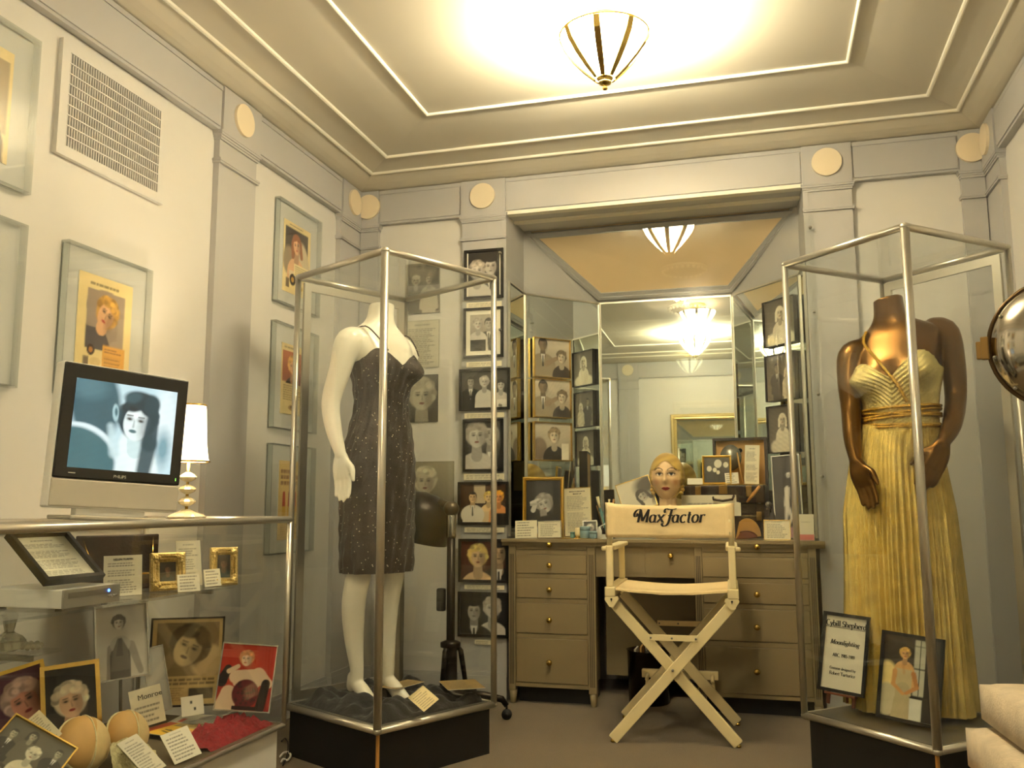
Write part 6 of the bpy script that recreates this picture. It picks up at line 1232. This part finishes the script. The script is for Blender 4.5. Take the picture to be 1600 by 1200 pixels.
M, w_, h_ = vt(((1064, 774), (1157, 773), (1158, 806), (1066, 806)), sy-.004, 0, 0, False, None); sheet('hanging_page', 'white page hanging from under the suitcase, half hidden by the chair back', 'paper', M, w_, h_, lambda w, h: pic_sheet(w, h, 40, 44, (236, 228, 204), 6, False, gap=((.62, 1),)))
# right end of the table
M, w_, h_ = grow(((1213, 713), (1260, 708), (1243, 790), (1201, 792)), 4.44, -14, .2); 
def pic_pinup(w, h):
    p = Pic(w, h, 60).grad((40, 35, 32), (70, 62, 56)); a = p.a; p.cap(.5, .6*a, .45, .4*a, .09, .1, (214, 206, 194)); p.cap(.45, .4*a, .62, .25*a, .08, .06, (206, 198, 186)); p.cap(.62, .25*a, .4, .08*a, .05, .035, (206, 198, 186)); p.cap(.45, .4*a, .4, .2*a, .07, .05, (214, 206, 194)); p.ell(.6, .05*a, .2, .08*a, (176, 140, 150)); return person(p, .58, .76*a, .085, BWS, (214, 206, 196), body=False, curls=8)
framed('framed_photo', 'silver-framed full-length pin-up photo leaning at the right end of the table', 'framed photo', M, w_, h_, pic_pinup, .006, .010, M_silver)
P = aty(1205, 790, 4.36); t = thing('atomiser', 'dark glass perfume atomiser with a fringed bulb', 'perfume atomiser', (float(P[0]), 4.37, VT)); hh_ = float(aty(1205, 792, 4.37)[2])-VT; obj('bottle', MB().lathe([(.024, 0), (.028, .006), (.03, hh_*.4), (.012, hh_*.8), (.008, hh_)], 16), mat('dark_glass', (30, 22, 18), .1, coat=.5), t); obj('bulb', MB().ball((-.012, -.02, hh_+.012), .014, 12, 8), M_alud, t); obj('fringe', MB().lathe([(.012, hh_-.012), (.005, hh_+.004)], 10, -.012, -.02), M_leather, t)
M, w_, h_ = vt(((1194, 801), (1236, 800), (1234, 832), (1192, 832)), 4.29, -4, .12); framed('typed_sign', 'small framed notice at the right end of the table by the glass tower', 'framed text', M, w_, h_, lambda w, h: pic_sheet(w, h, 44, 51, (236, 226, 198), 9), .0025, .005, M_goldthin, m_print=M_matte)
def pic_pink(w, h): p = Pic(w, h, 40).fill((232, 222, 200)); a = p.a; p.rect(0, 0, 1, .22*a, (206, 110, 108)); p.ell(.5, .7*a, .3, .03, (190, 180, 160)); return p
M, w_, h_ = vt(((1243, 794), (1273, 793), (1270, 834), (1246, 834)), 4.30, -6, .15); sheet('brochure', 'cream brochure with a pink foot at the right end of the table', 'brochure', M, w_, h_, pic_pink)
P = aty(1168, 832, 4.32); t = thing('leather_fan', 'amber leather pouch fanned open behind the chair post', 'pouch', (float(P[0]), 4.33, VT)); g = MB(); fan = [(-.055, .0)]+[(.055*math.cos(a)*1.1, .012+.085*math.sin(a)) for a in np.linspace(.05, 2.2, 12)]; g.prism(fan, -.008, .008, Matrix.Rotation(PI/2, 4, 'X')); obj('flap', g, mat('amber_leather', (176, 132, 66), .45, noise=.2, nscale=30), t); obj('rim', MB().tube([(x*.8-.006, -.009, z*.36+.004) for x, z in fan], .003, 6), M_mahog, t); obj('pocket', MB().prism([(x*.8-.006, z*.33) for x, z in fan], -.011, -.008, Matrix.Translation((0, 0, .003)) @ Matrix.Rotation(PI/2, 4, 'X') @ Matrix.Scale(-1, 4, (0, 0, 1))), M_mahog, t)

# gold-framed photographs on the left diagonal mirror, dark-framed on the right one
def on_diag(k, px, off, Pic_, lab, fm, fb, grp):
    p, q = np.array(NP[k]), np.array(NP[k+1]); d = (q-p)/np.linalg.norm(q-p); nrm_ = np.array([d[1], -d[0]]); P = np.array([*(p+nrm_*off), 1.5]); M, w_, h_ = PX(*px, P, math.atan2(d[1], d[0]), 0., False); return framed('framed_photo', lab, 'framed photo', M, w_, h_, Pic_, fb, .022, fm, group=grp)
def pic_makeup(s):
    def f(w, h):
        p = Pic(w, h, 70).grad((150, 138, 118), (206, 196, 176)); a = p.a
        if s < 2: person(p, .25, (.85-.05*s)*a, .15, (130, 112, 92), (56, 46, 38), (150, 138, 116), man=True, face=False, seed=s); p.cap(.35, .35*a, .62, .5*a, .07, .05, (150, 130, 108)); person(p, .78, (.55-.0*s)*a, .14, (214, 200, 176), (120, 104, 84), (60, 52, 46), rot=-.1, curls=10, seed=s, look=-1)
        else: p.ell(.15, .3*a, .2, .3*a, (120, 104, 86), 0, .05); person(p, .55, .65*a, .16, (216, 202, 178), (150, 132, 104), (50, 44, 40), curls=12, seed=s); p.rect(.75, 0, .95, .45*a, (226, 218, 198))
        return p.grain(.05, seed=s)
    return f
for s, (b_, lab) in enumerate((((832, 530, 889, 591), 'gold-framed sepia photo of a man making up a woman, topmost on the left mirror'), ((832, 593, 890, 653), 'gold-framed sepia photo of a man touching up a seated woman, middle of the left mirror'), ((832, 660, 891, 720), 'gold-framed sepia photo of a seated blonde alone, lowest on the left mirror'))): on_diag(1, box4(*b_), .020, pic_makeup(s), lab, M_goldthin, .004, 'gold-framed photos on the left mirror')
def pic_lady(s):
    def f(w, h):
        p = Pic(w, h, 60).grad((130, 120, 104), (96, 88, 76)); a = p.a
        if s == 1: person(p, .35, .72*a, .1, (160, 146, 124), (50, 44, 38), (74, 68, 60), man=True); person(p, .7, .6*a, .09, (206, 194, 170), (206, 196, 176), (196, 186, 162))
        else: person(p, .5, .7*a, .13, (214, 202, 178), (236, 228, 206), (228, 220, 198), seed=s); p.ell(.5, .12*a, .45, .2*a, (226, 218, 194), 0, .05)
        return p.grain(.06, seed=s+4)
    return f
for s, (px, lab) in enumerate(((((1195, 474), (1246, 460), (1246, 533), (1198, 546)), 'dark-framed photo of a woman in a white headdress, topmost on the right mirror'), (((1198, 557), (1247, 548), (1247, 622), (1202, 629)), 'dark-framed photo of a suited man and a woman, middle of the right mirror'), (((1202, 636), (1248, 630), (1248, 707), (1204, 708)), 'dark-framed photo of a woman in a white frock, lowest on the right mirror'))): on_diag(3, px, .012, pic_lady(s), lab, M_blackframe, .003, 'dark-framed photos on the right mirror')

# ------------------------------------------------------------------ salon dryer behind the ivory mannequin's tower
P = aty(704, 1000, 3.86); t = thing('salon_dryer', 'dark vintage salon hair dryer on a wheeled stand behind the glass tower', 'hair dryer', (float(P[0]), 3.86, 0))
ze = float(aty(700, 795, 3.86)[2])
obj('pole', MB().cyl((0, 0, .1), (0, 0, ze-.1), .019, n=16), M_darkmetal, t); obj('sleeve', MB().lathe([(.021, ze-.13), (.023, ze-.12), (.023, ze-.03), (.018, ze-.02)], 16), M_chrome, t)
obj('elbow', MB().ball((0, 0, ze), .036, 16, 10).cyl((0, 0, ze), (-.06, .02, ze+.03), .02), mat('worn_metal', (96, 84, 66), .35, .7), t)
hd_ = Matrix.Translation((-.17, .05, ze-.04)) @ Matrix.Rotation(.25, 4, 'Y'); prof = [(.001, .12), (.06, .112), (.11, .085), (.14, .04), (.15, -.02), (.15, -.10), (.143, -.10), (.143, -.02), (.10, .07), (.001, .10)]; obj('hood', MB().lathe(prof[::-1], 28, 0, 0, hd_, False), M_darkmetal, t)
for k in range(3): a = 2*PI*k/3+.3; c_, s_ = math.cos(a), math.sin(a); obj('hub_strut', MB().tube([(c_*.025, s_*.025, .31), (c_*.045, s_*.045, .29), (c_*.075, s_*.075, .10)], [.012, .012, .010], 8), M_darkmetal, t)
obj('hub', MB().lathe([(.06, .085), (.085, .095), (.085, .115), (.03, .13), (.03, .30), (.045, .305), (.045, .325), (.02, .335)], 18), M_darkmetal, t)
for k in range(5):
    a = 2*PI*k/5+math.radians(10); c_, s_ = math.cos(a), math.sin(a); lg = obj('leg', MB().tube([(c_*.05, s_*.05, .105), (c_*.15, s_*.15, .10), (c_*.23, s_*.23, .085), (c_*.25, s_*.25, .058)], [.02, .018, .015, .012], 10), M_darkmetal, t)
    w0 = Vector((c_*.25, s_*.25, .0225)); ax_ = Vector((-s_, c_, 0))*.009; obj('caster', MB().cyl(w0-ax_, w0+ax_, .0225, n=16).cyl(w0-ax_*1.3, w0+ax_*1.3, .008, n=10).cyl(w0, w0+Vector((0, 0, .035)), .005, n=8), M_rubber, lg)
obj('switch_box', MB().bbox(-.06, -.03, .46, -.02, .0, .56, .008), M_darkmetal, t)

# ------------------------------------------------------------------ right front: damask seat and a chrome dryer hood
hx = dist(1661, 536, 2.40); t = thing('chrome_dryer_hood', 'large chrome salon dryer hood on a floor stand at the right', 'hair dryer', (float(hx[0])+.30, float(hx[1])+.16, 0))
hc = Vector((-.30, -.16, float(hx[2]))); R = Matrix.Translation(hc) @ Matrix.Rotation(math.radians(-14), 4, 'Z') @ Matrix.Rotation(math.radians(94), 4, 'X')
prof = [(.001, .085), (.05, .083), (.09, .074), (.125, .058), (.15, .036), (.166, .008), (.172, -.004), (.178, -.008), (.178, -.016), (.172, -.02), (.170, -.12), (.15, -.15), (.001, -.16)]; obj('hood', MB().lathe(prof[::-1], 48, 0, 0, R), M_chrome, t)
obj('rim_ring', MB().tube([tuple(R @ Vector((.178*math.cos(2*PI*i/48), .178*math.sin(2*PI*i/48), -.008))) for i in range(49)], .005, 8), mat('dark_bronze_rim', (84, 66, 44), .3, .8), t)
obj('side_bracket', MB().bbox(-.196, -.03, -.02, -.176, .034, .01, .003, R).bbox(-.208, -.028, -.014, -.192, .022, .004, .003, R), M_agedbrass, t)
for a in (2.6, 3.3, 3.9): obj('rivet', MB().ball(tuple(R @ Vector((.166*math.cos(a), .166*math.sin(a), .012))), .005, 8, 6), M_alud, t)
obj('post', MB().tube([(0, 0, .03), (0, 0, hc.z-.05), (-.03, -.01, hc.z+.02), (-.16, -.07, hc.z+.03)], .018, 12), M_chrome, t); obj('base', MB().lathe([(.2, 0), (.2, .015), (.05, .035), (.025, .06)], 28), M_darkmetal, t)
# seat: two damask cushions on a light wood frame
c0 = dist(1516, 1072, 2.05); t = thing('upholstered_seat', 'light wood seat with two cream damask cushions at the right front', 'seat', (float(c0[0])+.02, float(c0[1])-.02, 0), math.radians(4))
zt = float(c0[2])+.02
M_dam = mat('cream_damask', (200, 184, 158), .7, noise=.3, nscale=24, bump=.2, bscale=160, sheen=.1)
def cushion(x0, y0, z0, x1, y1, z1, cr=.03):
    nx, ny = 20, 20; mb = MB(); tp = []; bt = []
    def prof(u): return (1-abs(2*u-1)**6)**.5
    for j in range(ny+1):
        for i in range(nx+1):
            u, v = i/nx, j/ny; e = prof(u)*prof(v); x, y = x0+(x1-x0)*u, y0+(y1-y0)*v; zm = (z0+z1)/2; h_ = (z1-z0)/2*(.72+.28*e)+.006*math.sin(u*7)*math.sin(v*6)*e; tp.append((x, y, zm+h_)); bt.append((x, y, zm-(z1-z0)/2*(.72+.28*e)))
    f = [(j*(nx+1)+i, j*(nx+1)+i+1, (j+1)*(nx+1)+i+1, (j+1)*(nx+1)+i) for j in range(ny) for i in range(nx)]; N_ = len(tp); mb.add(tp+bt, f+[tuple(N_+q for q in r[::-1]) for r in f], True)
    rim = [i for i in range(nx+1)]+[(j*(nx+1)+nx) for j in range(1, ny+1)]+[ny*(nx+1)+i for i in range(nx-1, -1, -1)]+[j*(nx+1) for j in range(ny-1, 0, -1)]
    mb.f += [(rim[k], N_+rim[k], N_+rim[(k+1) % len(rim)], rim[(k+1) % len(rim)]) for k in range(len(rim))]; mb.sm += [True]*len(rim); return mb
obj('top_cushion', cushion(0, -.48, zt-.105, .52, .02, zt), M_dam, t); obj('seat_cushion', cushion(-.03, -.5, zt-.215, .52, .04, zt-.10), M_dam, t)
obj('seat_rail', MB().bbox(-.05, -.52, zt-.285, .54, .05, zt-.217, .004), M_wood, t)
for x in (-.03, .52):
    for y in (-.50, .03): obj('leg', MB().bbox(x-.02, y-.02, 0, x+.02, y+.02, zt-.28, .003), M_wood, t)

# ------------------------------------------------------------------ cables on the carpet between counter and tower
def cable(lab, pts, r, m):
    mb = MB(); P = [(*atz(x, y, .008)[:2], .008) for x, y in pts]; limb(mb, P, [r]*len(P), 8, None, 6); tag(obj('power_cable', mb, m), lab, 'cable')
cable('thin black cable curling out from behind the white counter base', [(440, 1158), (446, 1154), (450, 1164), (448, 1182), (442, 1196)], .003, M_rubber)
cable('white cable looped on the carpet by the counter base', [(438, 1182), (444, 1176), (452, 1176), (454, 1182), (449, 1188), (443, 1186), (440, 1190)], .004, M_white)
